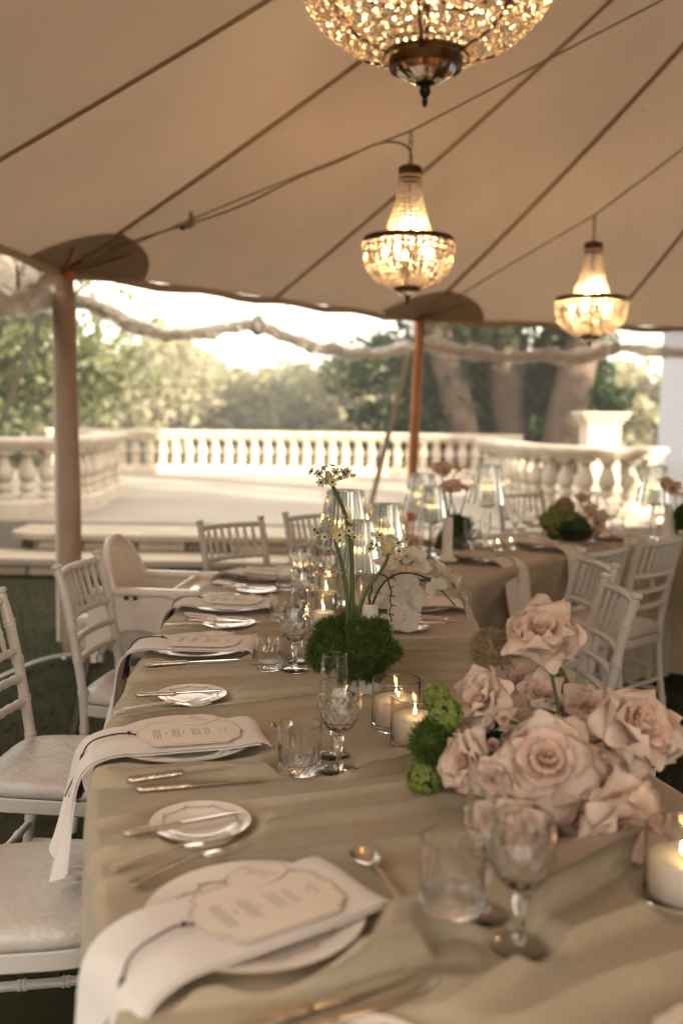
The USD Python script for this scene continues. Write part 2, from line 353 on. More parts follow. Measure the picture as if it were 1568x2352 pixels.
rng = np.random.default_rng(5)
n = 90000
gx, gy = rng.uniform(-4.2, 4.6, n), rng.uniform(0.7, 8.5, n) ** 1.0
keep = meshkit.fbm(np.stack([gx * 1.3, gy * 1.3, 0 * gx], -1), 3, 9) > 0.40
gx, gy = gx[keep], gy[keep]; n = len(gx)
a, h = rng.uniform(0, 2 * PI, n), rng.uniform(0.012, 0.038, n)
lx, ly = rng.normal(0, .018, n), rng.normal(0, .018, n)
b0 = np.stack([gx, gy, np.full(n, -0.02)], -1); s = np.stack([np.cos(a), np.sin(a), 0 * a], -1) * 0.0035
V = np.concatenate([b0 - s, b0 + s, b0 + np.stack([lx, ly, h], -1)]); i = np.arange(n)
tag(obj('grass', (V, np.stack([i, i + n, i + 2 * n], 1)), 'grass_blade'), 'short dark green grass of the lawn beside the steps', 'grass', kind='stuff')

# ---- terrace with two broad steps
XL, XR = -3.05, 9.0
tag(obj('terrace', join(box((-4, 14.70, TZ / 2 - .25), (26, 9.4, TZ + .5)), box(((XL + XR) / 2 + .1, 9.5, TZ / 2 - .26), (XR - XL - .3, 1.0, TZ + .48))), 'terrace_stone'), kind='structure')

def rounded_front(x0, x1, y0, y1, r):
    pts = [(x1, y1), (x0, y1)]
    for k in range(9):
        t = PI + k / 8 * PI / 2
        pts.append((x0 + r + r * math.cos(t), y0 + r + r * math.sin(t)))
    return pts + [(x1, y0)]
steps = thing('terrace_steps', 'two broad sandstone steps rising to the terrace', 'steps', kind=None)
random.seed(3)
for name, y0, y1, ztop, x0 in (('lower', 8.45, 9.05, 0.15, -4.6), ('upper', 8.93, 9.7, TZ + .006, XL)):
    xs, x = [], x0
    while x < XR - 1: xs.append(x); x += random.uniform(1.1, 1.5)
    xs.append(XR)
    for k in range(len(xs) - 1):
        poly = rounded_front(xs[k], xs[k + 1] - .006, y0, y1, .28) if k == 0 else [(xs[k], y0), (xs[k + 1] - .006, y0), (xs[k + 1] - .006, y1), (xs[k], y1)]
        obj('tread_slab', extrude(poly, .052, ztop - .052), 'tread_stone', steps)
    obj('riser_backing', extrude(rounded_front(x0 + .07, XR, y0 + .07, y1, .25), .096, ztop - .15), 'riser_joint', steps)
    x = x0 + .3
    while x < 4.6:
        w = random.uniform(.24, .5); hh = random.uniform(.072, .088)
        obj('riser_stone', box((x + w / 2, y0 + .062, ztop - .15 + hh / 2 + .004), (w - .022, .07 + random.uniform(0, .012), hh), .008), f'riser_stone_{random.choice([0, 0, 1, 2, 2, 3])}', steps)
        x += w

# ---- balustrades
BAL = [(0.075, 0), (0.075, .055), (.062, .07), (.05, .085), (.064, .115), (.072, .15), (.062, .185), (.046, .205), (.058, .225), (.076, .265), (.082, .31), (.074, .37), (.056, .43), (.042, .49), (.04, .51), (.056, .525), (.045, .54), (.07, .555), (.07, .60)]
bal_shape = class_mesh('baluster', join(lathe([(r * 1.18, z * .86) for r, z in BAL], 12), box((0, 0, .5), (.165, .165, .05)), box((0, 0, .022), (.18, .18, .044))), 'baluster_stone', smooth=40)
def sweep(path, prof):
    path = np.asarray(path, float); T = np.gradient(path, axis=0); T /= np.linalg.norm(T, axis=1, keepdims=True)
    N = np.stack([T[:, 1], -T[:, 0]], 1)
    prof = np.asarray(prof, float)
    P = np.concatenate([path[:, None] + N[:, None] * prof[None, :, :1], np.broadcast_to(prof[None, :, 1:], (len(path), len(prof), 1))], -1)
    v, f = grid(P, wrap=True)
    k = len(prof); o = (len(path) - 1) * k
    fan = np.array([[0, j, j + 1] for j in range(1, k - 1)])
    return v, np.vstack([f, fan, fan[:, ::-1] + o])
def balustrade(pts, label, z0, base=.13):
    t = thing('balustrade', label, 'balustrade')
    L = np.linalg.norm(np.diff(pts, axis=0), axis=1).sum()
    p = spline(pts, max(12, int(L / .12)))
    bx = [(-.13, z0 - .02), (.13, z0 - .02), (.13, z0 + base - .03), (.105, z0 + base), (-.105, z0 + base), (-.13, z0 + base - .03)]
    z1 = z0 + base + .515
    rl = [(-.10, z1), (.10, z1), (.125, z1 + .025), (.125, z1 + .05), (.165, z1 + .07), (.165, z1 + .115), (.14, z1 + .13), (-.14, z1 + .13), (-.165, z1 + .115), (-.165, z1 + .07), (-.125, z1 + .05), (-.125, z1 + .025)]
    obj('plinth', sweep(p, bx), 'baluster_stone', t); obj('coping', sweep(p, rl), 'baluster_stone', t)
    nb = int(L / .232); q = spline(pts, nb * 4 + 1)[2::4]; d = np.gradient(q, axis=0)
    for (x, y), (dx, dy) in zip(q, d):
        part('baluster', bal_shape, t, pose((x, y, z0 + base), math.atan2(dy, dx)))
    return t
balustrade([(-5.2, 17.6), (-3, 17.9), (0, 18.0), (3.2, 17.8)], 'long stone balustrade along the far edge of the terrace, in sun', TZ)
balustrade([(-6.4, 10.5), (-5.0, 10.15), (-4.0, 10.05), (-3.35, 10.25), (-2.98, 10.8), (-2.92, 11.8), (-2.95, 13.0)], 'curved stone balustrade behind the canvas-covered tent pole on the left', TZ, .19)
balustrade([(1.95, 13.5), (2.08, 12.0), (2.38, 11.0), (2.85, 10.62), (3.3, 10.75), (3.42, 11.05)], 'bulging stone balustrade at the right behind the flowers and lamps', TZ, .17)
ped = thing('stone_pedestal', 'square stone pier with a moulded cap in front of the grey trees', 'pier', m=pose((3.76, 14.6, TZ + .06), 0, .86))
obj('shaft', box((0, 0, .57), (.56, .56, 1.14), .012), 'baluster_stone', ped)
obj('cap', join(box((0, 0, 1.17), (.64, .64, .06), .015), box((0, 0, 1.235), (.74, .74, .07), .02), box((0, 0, 1.295), (.82, .82, .05), .015)), 'baluster_stone', ped)
obj('base_block', box((0, 0, .1), (.66, .66, .2), .02), 'baluster_stone', ped)

# ---- white house wing at the right edge
c = np.array([3.60, 11.40]); e1, e2 = np.array([.8, -.6]), np.array([.6, .8])
wing = thing('house_wing', 'bluish white rendered wall at the right edge beyond the tent', 'building')
def wall_box(a, b, lo, hi, z0, z1):
    q = [c + e1 * a + e2 * lo, c + e1 * b + e2 * lo, c + e1 * b + e2 * hi, c + e1 * a + e2 * hi]
    return extrude(q, z1 - z0, z0)
obj('wall', wall_box(0, 6, 0, .9, 0, 4.4), 'render_white', wing)
obj('parapet', wall_box(-.05, 6.05, -.05, .95, 4.4, 4.55), 'render_white', wing)
obj('skirting', wall_box(-.02, 6.02, -.02, .92, 0, .5), 'render_white', wing)

# ---- trees
def foliage(rng, cen, rad, n, size, clumps, hollow=.35):
    d = rng.normal(size=(clumps, 3)); d /= np.linalg.norm(d, axis=1, keepdims=True)
    cc = np.asarray(cen) + d * np.asarray(rad) * (hollow + (1 - hollow) * rng.random((clumps, 1)) ** .5)
    sz = rng.uniform(.12, .30, clumps) * min(rad)
    k = rng.integers(0, clumps, n)
    p = cc[k] + rng.normal(size=(n, 3)) * sz[k][:, None] * np.array([1.1, 1.1, .8])
    a = rng.normal(size=(n, 3)); a /= np.linalg.norm(a, axis=1, keepdims=True)
    b = np.cross(a, rng.normal(size=(n, 3))); b /= np.linalg.norm(b, axis=1, keepdims=True)
    s = size * rng.uniform(.6, 1.4, (n, 1))
    V = np.stack([p - a * s, p + b * s * .5, p + a * s, p - b * s * .5], 1).reshape(-1, 3)
    i = np.arange(n) * 4
    return V, np.vstack([np.stack([i, i + 1, i + 2], 1), np.stack([i, i + 2, i + 3], 1)])
def trunk_path(x, y, h, lean, r0, r1, seed):
    rr = np.random.default_rng(seed); t = np.linspace(0, 1, 9)
    P = np.stack([x + lean[0] * t + .12 * np.sin(t * 5 + seed), y + lean[1] * t, -.05 + h * t], -1)
    P[0, :2] = (x, y)
    v, f = tube(P, r0 + (r1 - r0) * t ** .7 + .25 * r0 * (1 - t) ** 8, 14)
    d = meshkit.fbm(v * np.array([4, 4, 1.2]), 3, seed)[:, None] - .5
    cx = np.c_[np.interp(v[:, 2], P[:, 2], P[:, 0]), np.interp(v[:, 2], P[:, 2], P[:, 1]), v[:, 2]]
    return v + (v - cx) * d * .7, f
def tree(name, label, base, h, cr, n, size, leaf, seed, trunk=None, lift=.55, group=None, clumps=40):
    rng = np.random.default_rng(seed)
    t = thing(name, label, 'tree', (base[0], base[1], -.3), group=group)
    obj('trunk', trunk_path(0, 0, h * .7, (rng.uniform(-.4, .4), 0), .03 * h, .012 * h, seed), 'bark', t, smooth=True)
    k = 1
    for _ in range(4):
        ang = rng.uniform(0, 2 * PI); z0 = h * rng.uniform(.3, .5)
        e = np.array([math.cos(ang) * cr * .6, math.sin(ang) * cr * .6, h * rng.uniform(.62, .8)])
        obj('limb', tube(spline([(0, 0, z0), e * .4 + np.array([0, 0, z0 * .7]), e], 8), np.linspace(.012 * h, .004 * h, 8), 7), 'bark', t, smooth=True)
    obj('crown', foliage(rng, (0, 0, h * lift), (cr, cr, h * (1 - lift) * .95), n, size, clumps), leaf, t)
    return t
tree('broad_tree', 'sunlit green leafy tree behind the left tent pole and strap', (-7.4, 19.5), 6.2, 2.6, 9000, .13, 'leaf_bright', 11, lift=.52)
tree('broad_tree', 'low dark green bushy tree at the far left above the balustrade', (-9.0, 22.5), 5.6, 2.6, 8000, .14, 'leaf_dark', 12, lift=.45)
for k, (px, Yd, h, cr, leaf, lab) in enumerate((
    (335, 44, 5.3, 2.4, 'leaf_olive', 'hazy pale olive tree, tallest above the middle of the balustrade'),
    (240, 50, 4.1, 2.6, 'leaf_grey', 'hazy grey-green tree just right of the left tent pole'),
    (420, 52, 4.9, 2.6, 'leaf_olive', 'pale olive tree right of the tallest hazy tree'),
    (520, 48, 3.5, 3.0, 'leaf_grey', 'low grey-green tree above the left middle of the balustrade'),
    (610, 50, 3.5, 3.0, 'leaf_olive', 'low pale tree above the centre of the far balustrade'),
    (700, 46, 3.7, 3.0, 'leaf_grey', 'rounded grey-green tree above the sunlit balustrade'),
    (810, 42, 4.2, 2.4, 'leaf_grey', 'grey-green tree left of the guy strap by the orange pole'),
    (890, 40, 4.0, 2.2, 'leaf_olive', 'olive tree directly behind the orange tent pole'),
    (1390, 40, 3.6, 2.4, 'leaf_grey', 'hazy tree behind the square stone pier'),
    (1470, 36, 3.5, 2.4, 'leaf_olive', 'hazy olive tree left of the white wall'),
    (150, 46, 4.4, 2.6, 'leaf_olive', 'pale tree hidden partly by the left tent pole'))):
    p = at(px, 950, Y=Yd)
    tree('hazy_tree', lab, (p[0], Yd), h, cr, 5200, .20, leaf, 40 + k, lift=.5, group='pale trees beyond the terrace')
p = 16 * e1 + 17.3 * e2
tree('garden_tree', 'loose tall garden tree outside the frame, beyond the white wall', (p[0], p[1]), 11.5, 2.0, 3600, .26, 'leaf_dark', 97, lift=.5, group='garden trees to the right', clumps=60)
# the old tree with three trunks behind the right balustrade
old = thing('old_tree', 'old dark tree with three leaning trunks behind the terrace', 'tree', (3.35, 20.5, 0))
for k, (x, y, lean, r0, r1) in enumerate(((-.75, 0, (-1.0, .2), .34, .24), (.2, .5, (-.1, .3), .40, .32), (1.05, -.2, (.85, -.1), .44, .32))):
    obj('trunk', trunk_path(x, y, 5.2, lean, r0, r1, 70 + k), 'bark', old, smooth=True)
rng = np.random.default_rng(77)
obj('crown', join(foliage(rng, (-.1, .8, 4.3), (2.2, 1.8, 1.7), 9000, .12, 60), foliage(rng, (-1.2, 2.2, 1.6), (1.3, 1.0, 1.7), 4500, .12, 34), foliage(rng, (.2, 2.6, 2.2), (2.0, .7, 1.9), 7000, .13, 40)), 'leaf_dark', old)
for x, y, h, cr, lab in ((4.95, 21.0, 3.4, .95, 'dark green bush right of the sunlit leaning trunk'), (1.35, 21.6, 3.6, 1.5, 'dark bush behind the orange tent pole'), (3.2, 23.5, 3.8, 1.8, 'dark bush between the three trunks')):
    t = thing('dark_bush', lab, 'bush', (x, y, -.1))
    obj('stem', tube([(0, 0, 0), (.05, 0, h * .6)], [.06, .03], 7), 'bark', t)
    obj('foliage', foliage(np.random.default_rng(int(x * 10)), (0, 0, h * .52), (cr, cr * .8, h * .5), 5000, .10, 30), 'leaf_dark', t)
# garden trees to the right and behind the camera, whose shade lies over the tent and the near terrace
for k, nn in enumerate((-1.6, 1.3, 4.2, 7.2)):
    p = 15 * e1 + nn * e2
    tree('garden_tree', ('tall garden tree outside the frame, farthest behind the camera', 'tall garden tree outside the frame, second from behind the camera', 'tall garden tree outside the frame, second from the white wall', 'tall garden tree outside the frame, nearest the white wall')[k], (p[0], p[1]), 11.5, 2.5, 9000, .26, 'leaf_dark', 90 + k, lift=.5, group='garden trees to the right', clumps=60)

for k, (x, y, h) in enumerate(((-6.0, -3.0, 5.0), (-6.2, .2, 5.4), (-6.1, 3.2, 5.2), (-6.3, 6.2, 5.4), (-6.9, 8.8, 5.0))):
    tree('hedge_tree', ('clipped hedge tree left of the frame, farthest behind the camera', 'clipped hedge tree left of the frame, beside the camera', 'clipped hedge tree left of the frame, level with the nearest chairs', 'clipped hedge tree left of the frame, level with the sleeved pole', 'clipped hedge tree left of the frame, by the curved balustrade')[k], (x, y), h, 1.55, 7000, .17, 'leaf_dark', 110 + k, lift=.5, group='hedge trees to the left', clumps=60)

# ================================================================== the tent
Q, RE, ZE, ZP = np.array([3.4, 3.6]), 5.42, 2.22, 5.5
POSTS = [np.array([Q[0] + RE * math.cos(math.radians(a)), Q[1] + RE * math.sin(math.radians(a))]) for a in [156 - 35.5 + 35.9 * k for k in range(-1, 9)]]
A0 = [math.radians(156.9 - 72 + 36 * k) for k in range(10)]        # post angles; 0: P3, 1: P2, 2: P1, 3: P0
NP = len(POSTS)
def chord_r(th):
    th = np.asarray(th) - A0[0]; st = 2 * PI / NP
    u = np.mod(th, st) - st / 2
    return RE * math.cos(st / 2) / np.cos(u)
A0 = [A0[0] + 2 * PI / NP * k for k in range(NP)]
POSTS = [Q + RE * np.array([math.cos(a), math.sin(a)]) for a in A0]
def canopy_z(x, y):
    dx, dy = np.asarray(x) - Q[0], np.asarray(y) - Q[1]
    t = 1 - np.clip(np.hypot(dx, dy) / chord_r(np.arctan2(dy, dx)), 0, 1)
    return ZE + (ZP - ZE) * (t - .055 * np.sin(PI * t))
tent = thing('marquee_tent', 'cream sailcloth marquee canopy over the tables', 'tent')
sg = 2 * PI / (NP * 2)
for k in range(NP * 2):
    th = A0[0] + sg * (k + np.linspace(0, 1, 9)); t = np.linspace(0, 1, 26)[:, None] ** 1.0
    r = chord_r(np.clip(th, th[0] + 1e-6, th[-1] - 1e-6))[None] * (1 - t)
    x, y = Q[0] + r * np.cos(th), Q[1] + r * np.sin(th)
    bil = .035 * np.sin(np.linspace(0, PI, 9))[None] * np.sin(PI * np.clip(t, 0, 1))
    obj('canopy_panel', grid(np.stack([x, y, canopy_z(x, y) + bil], -1)), 'canvas', tent, smooth=True)
for k in range(NP * 2):
    th = A0[0] + sg * k; t = np.linspace(0.0, .985, 26); rr = chord_r(th + 1e-6) * (1 - t)
    P = np.stack([Q[0] + rr * math.cos(th), Q[1] + rr * math.sin(th), 0 * t], -1); P[:, 2] = canopy_z(P[:, 0], P[:, 1]) - .008
    side = np.array([-math.sin(th), math.cos(th), 0]) * (.020 if k % 2 == 0 else .016)
    obj('seam_webbing', slab(np.stack([P + side, P, P - side], 1), .005), 'seam_webbing', tent)
for k in range(NP):
    a, b = POSTS[k], POSTS[(k + 1) % NP]
    P = np.array([[*(a + (b - a) * t), ZE - .0] for t in np.linspace(0, 1, 21)])
    P[:, 2] += -.018 + .012 * np.sin(np.linspace(0, 9 * PI, 21) + k)
    V = np.stack([P + [0, 0, .024], P + [0, 0, .0], P - [0, 0, .026]], 1)
    obj('eave_hem', slab(V, .006), 'canvas', tent, smooth=False)
for k in range(NP):
    th = A0[k]; p = POSTS[k]; inw = math.atan2(Q[1] - p[1], Q[0] - p[0])
    al = inw + np.linspace(-math.radians(70), math.radians(70), 33); ro = np.linspace(0.02, .56, 8)[:, None] * (1 - .30 * np.cos(al - inw) ** 2)
    x, y = p[0] + ro * np.cos(al), p[1] + ro * np.sin(al)
    obj('corner_patch', grid(np.stack([x, y, canopy_z(x, y) - .014], -1)), 'canvas_patch', tent, smooth=True)
    for da in (-.75, .0, .62):
        q = np.array([[p[0] + r_ * math.cos(inw + da), p[1] + r_ * math.sin(inw + da), 0] for r_ in np.linspace(.02, .37, 8)]); q[:, 2] = canopy_z(q[:, 0], q[:, 1]) - .022
        obj('patch_strap', tube(q, .012, 6, flat=(1, .35)), 'seam_webbing', tent)

P1, P2, P3 = POSTS[2], POSTS[1], POSTS[0]
def post(kind, p, foot, label, r, mat_):
    t = thing(kind, label, 'pole')
    a, b = np.array([*foot, -.03]), np.array([*p, ZE - .02])
    pts = a + (b - a) * np.linspace(0, 1, 14)[:, None]
    obj('shaft', tube(pts, r, 18), mat_, t, smooth=40)
    return t, a, b
t, a, b = post('tent_pole', P1, P1 + [.02, .02], 'canvas-sleeved tent pole standing on the lawn at the left', .052, 'pole_sleeve')
ax = (b - a)
sleeve = a + ax * np.linspace(.02, .955, 30)[:, None]
S, _f = tube(sleeve, .062, 22); S = S.copy(); S[:, :2] += (meshkit.fbm(S * [9, 9, 2.0], 3, 4)[:, None] - .5) * .012
obj('sleeve', (S, _f), 'pole_sleeve', t, smooth=True)
obj('sleeve_flap', box((a + ax * .5) + np.array([-.066, -.02, 0]), (.022, .012, 2.0), .003), 'pvc_white', t)
obj('orange_strap', box(b + np.array([.045, -.05, -.01]), (.05, .02, .035), .004), 'orange_strap', t)
obj('top_tie', tube([b + [-.05, -.06, .0], b + [.0, -.07, .03], b + [.10, -.06, .06], b + [.17, -.03, .10]], .011, 7), 'dark_plastic', t)
obj('ground_spike', lathe([(0, .0), (.075, .0), (.075, .012), (.05, .02), (0, .02)], 20), 'steel', t, m=pose((a[0], a[1], -.02)))
t, a, b = post('tent_pole', P2, P2 + [-.06, -.03], 'orange-brown wooden tent pole beyond the middle table', .040, 'pole_wood')
obj('top_tie', tube([b + [-.05, -.05, .0], b + [.0, -.06, .02], b + [.09, -.05, .05]], .012, 7), 'dark_plastic', t)
obj('ground_spike', lathe([(0, .0), (.06, .0), (.06, .012), (.045, .02), (0, .02)], 20), 'steel', t, m=pose((a[0], a[1], -.02)))
for k in (0, 3):
    post('tent_pole', POSTS[k], POSTS[k], ('tent pole at the right outside the frame, next to the white wall', 0, 0, 'tent pole at the left outside the frame, beside the front chairs')[k], .04, 'pole_wood')

def strap(p_top, p_bot, w, label, hook=True):
    t = thing('guy_strap', label, 'strap')
    a, b = np.asarray(p_top, float), np.asarray(p_bot, float)
    d = (b - a) / np.linalg.norm(b - a); s = np.cross(d, [0, 1, 0]); s /= np.linalg.norm(s)
    P = np.stack([a + (b - a) * u + s * w / 2 * k for u in np.linspace(0.0, 1, 8) for k in (-1, 1)]).reshape(8, 2, 3)
    obj('webbing', slab(P, .004), 'strap_beige', t)
    th = np.linspace(0, 2 * PI, 17)
    ring = np.stack([a[0] + .032 * np.cos(th) * 1.1, 0 * th + a[1], a[2] + .013 * np.sin(th)], -1)
    obj('buckle', tube(ring, .005, 6, caps=False), 'steel', t, smooth=True)
    if hook:
        loop = np.array([a + [.012 + .020 * math.cos(q), 0, .065 + .055 * math.sin(q)] for q in th])
        obj('carabiner', tube(loop, .0085, 7, caps=False), 'carabiner_green', t, smooth=True)
    return t
pb = at(-60, 1150, Y=7.2)
strap(at(101, 712, Y=5.95), at(-70, 1165, Y=6.9), .035, 'beige guy strap with green hook slanting left of the sleeved pole')
strap(at(941, 800, Y=8.5), at(845, 1185, Y=9.3), .05, 'beige guy strap slanting down left of the orange pole', hook=False)

# ---- clear vinyl side walls, rolled up under the eave
def vinyl(a, b, sags, label, r=.055, seed=1, sheet=True, out=.10):
    t = thing('rolled_sidewall', label, 'tent side wall')
    a, b = np.asarray(a, float), np.asarray(b, float)
    n = 90; u = np.linspace(0, 1, n)
    base = a[None, :2] + (b - a)[None, :2] * u[:, None]
    nrm = np.array([-(b - a)[1], (b - a)[0]]); nrm /= np.linalg.norm(nrm)
    if np.dot(nrm, base[45] - Q) < 0: nrm = -nrm
    z = np.interp(u, [s[0] for s in sags], [s[1] for s in sags])
    k = np.ones(7) / 7; z = np.convolve(np.pad(z, 3, 'edge'), k, 'valid')
    wob = (meshkit.fbm(np.stack([u * 9, 0 * u, 0 * u + seed], -1), 3, seed) - .5)
    path = np.c_[base + nrm * out, z + wob * .07]
    rad = r * (.75 + .6 * meshkit.fbm(np.stack([u * 14, 0 * u + 3, 0 * u], -1), 2, seed + 3))
    v, f = tube(path, rad * 1.15, 20)
    v = v + (meshkit.fbm(v * 11, 3, seed + 5)[:, None] - .5) * np.array([.05, .05, .085])
    obj('roll', (v, f), 'vinyl_film', t, smooth=True)
    v2, f2 = tube(path + np.array([0, 0, -.008]), rad * .80, 14); v2 = v2 + (meshkit.fbm(v2 * 16, 3, seed + 8)[:, None] - .5) * .05
    obj('inner_roll', (v2, f2), 'vinyl', t, smooth=True)
    if sheet:
        tt = np.linspace(0, 1, 9)[:, None]
        top = np.c_[base + nrm * .02, 0 * u + ZE - .03]
        G = top[None] * (1 - tt[..., None]) + path[None] * tt[..., None]
        G = G + (meshkit.fbm(G * 7, 3, seed + 2)[..., None] - .5) * np.array([.05, .05, 0]) * np.sin(PI * tt)[..., None]
        obj('clear_sheet', grid(G), 'vinyl_sheet', t, smooth=True)
    for q in sags:
        if len(q) > 2:
            i = int(q[0] * (n - 1)); c_ = path[i]
            th = np.linspace(0, 2 * PI, 15); R_ = rad[i] * 1.15
            d = (b - a)[:2] / np.linalg.norm((b - a)[:2])
            ringv = np.array([c_ + np.array([*(nrm * R_ * math.cos(x)), R_ * math.sin(x)]) for x in th])
            obj('tie_strap', tube(ringv, .02, 6, flat=(.2, 1.0), caps=False), 'pvc_white', t, smooth=True)
            tp = np.array([*(base[i] + nrm * .01), ZE - .03]); w3 = np.array([*d, 0]) * .17
            for sg_ in (-1, 1):
                obj('hanging_cord', tube([tp + w3 * sg_, c_ + [0, 0, R_]], .006, 5), 'pvc_white', t)
    return t
vinyl((*P1, 0), (*P2, 0), [(0, 2.09), (.06, 2.07), (.16, 1.99), (.28, 1.93), (.36, 1.95), (.42, 2.02), (.50, 2.05, 1), (.56, 2.03), (.66, 1.93), (.82, 1.90), (.92, 1.93), (1, 2.0)], 'rolled clear plastic side wall sagging between the two tent poles', .046, 3, sheet=False, out=.14)
vinyl((*P2, 0), (*P3, 0), [(0, 2.04), (.12, 1.97), (.28, 1.92), (.42, 1.94), (.55, 2.05, 1), (.66, 2.03), (.80, 1.99), (.9, 2.0), (1, 2.05)], 'rolled clear plastic side wall right of the orange pole', .052, 6)
vinyl((*POSTS[3], 0), (*P1, 0), [(0, 2.0), (.5, 1.96, 1), (.8, 1.96), (.93, 2.0), (1, 2.07)], 'bundled clear plastic side wall left of the sleeved pole', .07, 9)
t = thing('side_wall_bracket', 'white curled plastic strap hanging beside the head of the sleeved pole', 'strap', at(195, 680, Y=5.95))
th = np.linspace(0, 1.7 * PI, 18)
obj('strap_loop', tube(np.stack([.05 * np.cos(th), 0 * th, .055 * np.sin(th)], -1), .035, 6, flat=(1, .12)), 'pvc_white', t, smooth=True)
obj('strap_tail', tube([(0, 0, .055), (-.01, 0, .10), (-.02, 0, .15)], .028, 6, flat=(1, .12)), 'pvc_white', t, smooth=True)

# ---- ropes and flex that carry the chandeliers
CH = [at(975, 247, Y=1.76) + [0, 0, .31], at(935, 700, Y=4.95) + [0, 0, .31], at(1353, 802, Y=6.35) + [0, 0, .31]]      # rim centre of each chandelier
CTOP = .515                                                              # hook above the rim
def line(name, pts, r, mat_, label, cat='rope', n=40, wob=0, seed=0):
    p = spline(pts, n)
    if wob: p = p + (meshkit.fbm(np.c_[np.linspace(0, 7, n), np.zeros((n, 2))], 3, seed)[:, None] - .5) * np.array([0, 0, wob]) * np.sin(np.linspace(0, PI, n))[:, None]
    return tag(obj(name, tube(p, r, 6), mat_, smooth=True), label, cat)
h2, h3, h1 = [np.array([c_[0], c_[1], c_[2] + CTOP]) for c_ in (CH[1], CH[2], CH[0])]
poleQ = np.array([*Q, 4.1])
line('hanging_rope', [np.array([*P1, ZE - .02]), (np.array([*P1, ZE]) + h2) / 2 + [0, 0, -.0], h2], .0045, 'rope', 'thin rope from the sleeved pole up to the middle chandelier')
line('hanging_rope', [h2, (h2 + poleQ) / 2, poleQ], .0045, 'rope', 'thin rope running up right from the middle chandelier')
line('hanging_rope', [np.array([*P2, ZE - .02]), (np.array([*P2, ZE]) + h3) / 2, h3], .0055, 'rope', 'thin rope from the orange pole up to the far right chandelier')
line('hanging_rope', [h3, (h3 + poleQ) / 2, poleQ], .0055, 'rope', 'thin rope running up right from the far right chandelier')
line('hanging_rope', [h1, (h1 + poleQ) / 2, poleQ], .0055, 'rope', 'rope above the frame that carries the nearest chandelier')
line('lamp_flex', [np.array([*P1, ZE - .02]), at(330, 545, Y=5.6), at(430, 515, Y=5.5), at(570, 465, Y=5.4), at(690, 405, Y=5.25), at(800, 360, Y=5.15), at(900, 325, Y=5.0), at(933, 335, Y=4.96), np.array([CH[1][0], CH[1][1], CH[1][2] + .345])], .0055, 'cord_brown', 'brown electric flex drooping from the sleeved pole to the middle chandelier', 'cable', 90)
t = thing('cable_connector', 'small brown cable connector with a clip on the drooping flex', 'connector', at(437, 513, Y=5.45), -.5)
obj('body', lathe([(0, -.03), (.02, -.03), (.024, -.01), (.024, .02), (.015, .035), (0, .035)], 12), 'strap_beige', t, m=pose((0, 0, 0), 0, 1, (1, 0, .35)))
obj('clip', box((.005, 0, .035), (.022, .016, .05), .003), 'rope', t)
obj('plug', lathe([(0, -.065), (.013, -.065), (.013, -.03), (0, -.03)], 10), 'dark_plastic', t, m=pose((0, 0, 0), 0, 1, (1, 0, .35)))
for i_, (px, py, Yd) in enumerate(((172, 1470, 5.7),)):
    q = at(px, 1520, z=0)
    t = thing('power_box', 'white weatherproof power box on the lawn at the foot of the sleeved pole', 'power box', (q[0] + .09, q[1] + .02, 0), .2)
    obj('case', box((0, 0, .16), (.16, .11, .22), .012), 'socket_grey', t); obj('lid', box((0, -.06, .17), (.13, .016, .16), .006), 'cable_white', t)
    obj('foot_block', box((0, 0, .025), (.13, .09, .05), .006), 'socket_grey', t); obj('socket', lathe([(0, 0), (.02, 0), (.02, .01), (0, .01)], 14), 'dark_plastic', t, m=pose((0, -.069, .15), 0, 1, (0, -1, 0)))
for pts, lab in (([(-1.9, 4.9), (-1.75, 5.35), (-1.62, 5.62), (-1.50, 5.70)], 'white cable lying on the grass left of the power box'), ([(-1.42, 5.7), (-1.2, 6.1), (-.95, 5.75), (-.75, 6.1), (-.5, 6.4)], 'white cable snaking over the grass behind the high chair')):
    line('ground_cable', [(x, y, .02) for x, y in pts], .011, 'cable_white', lab, 'cable', 40)

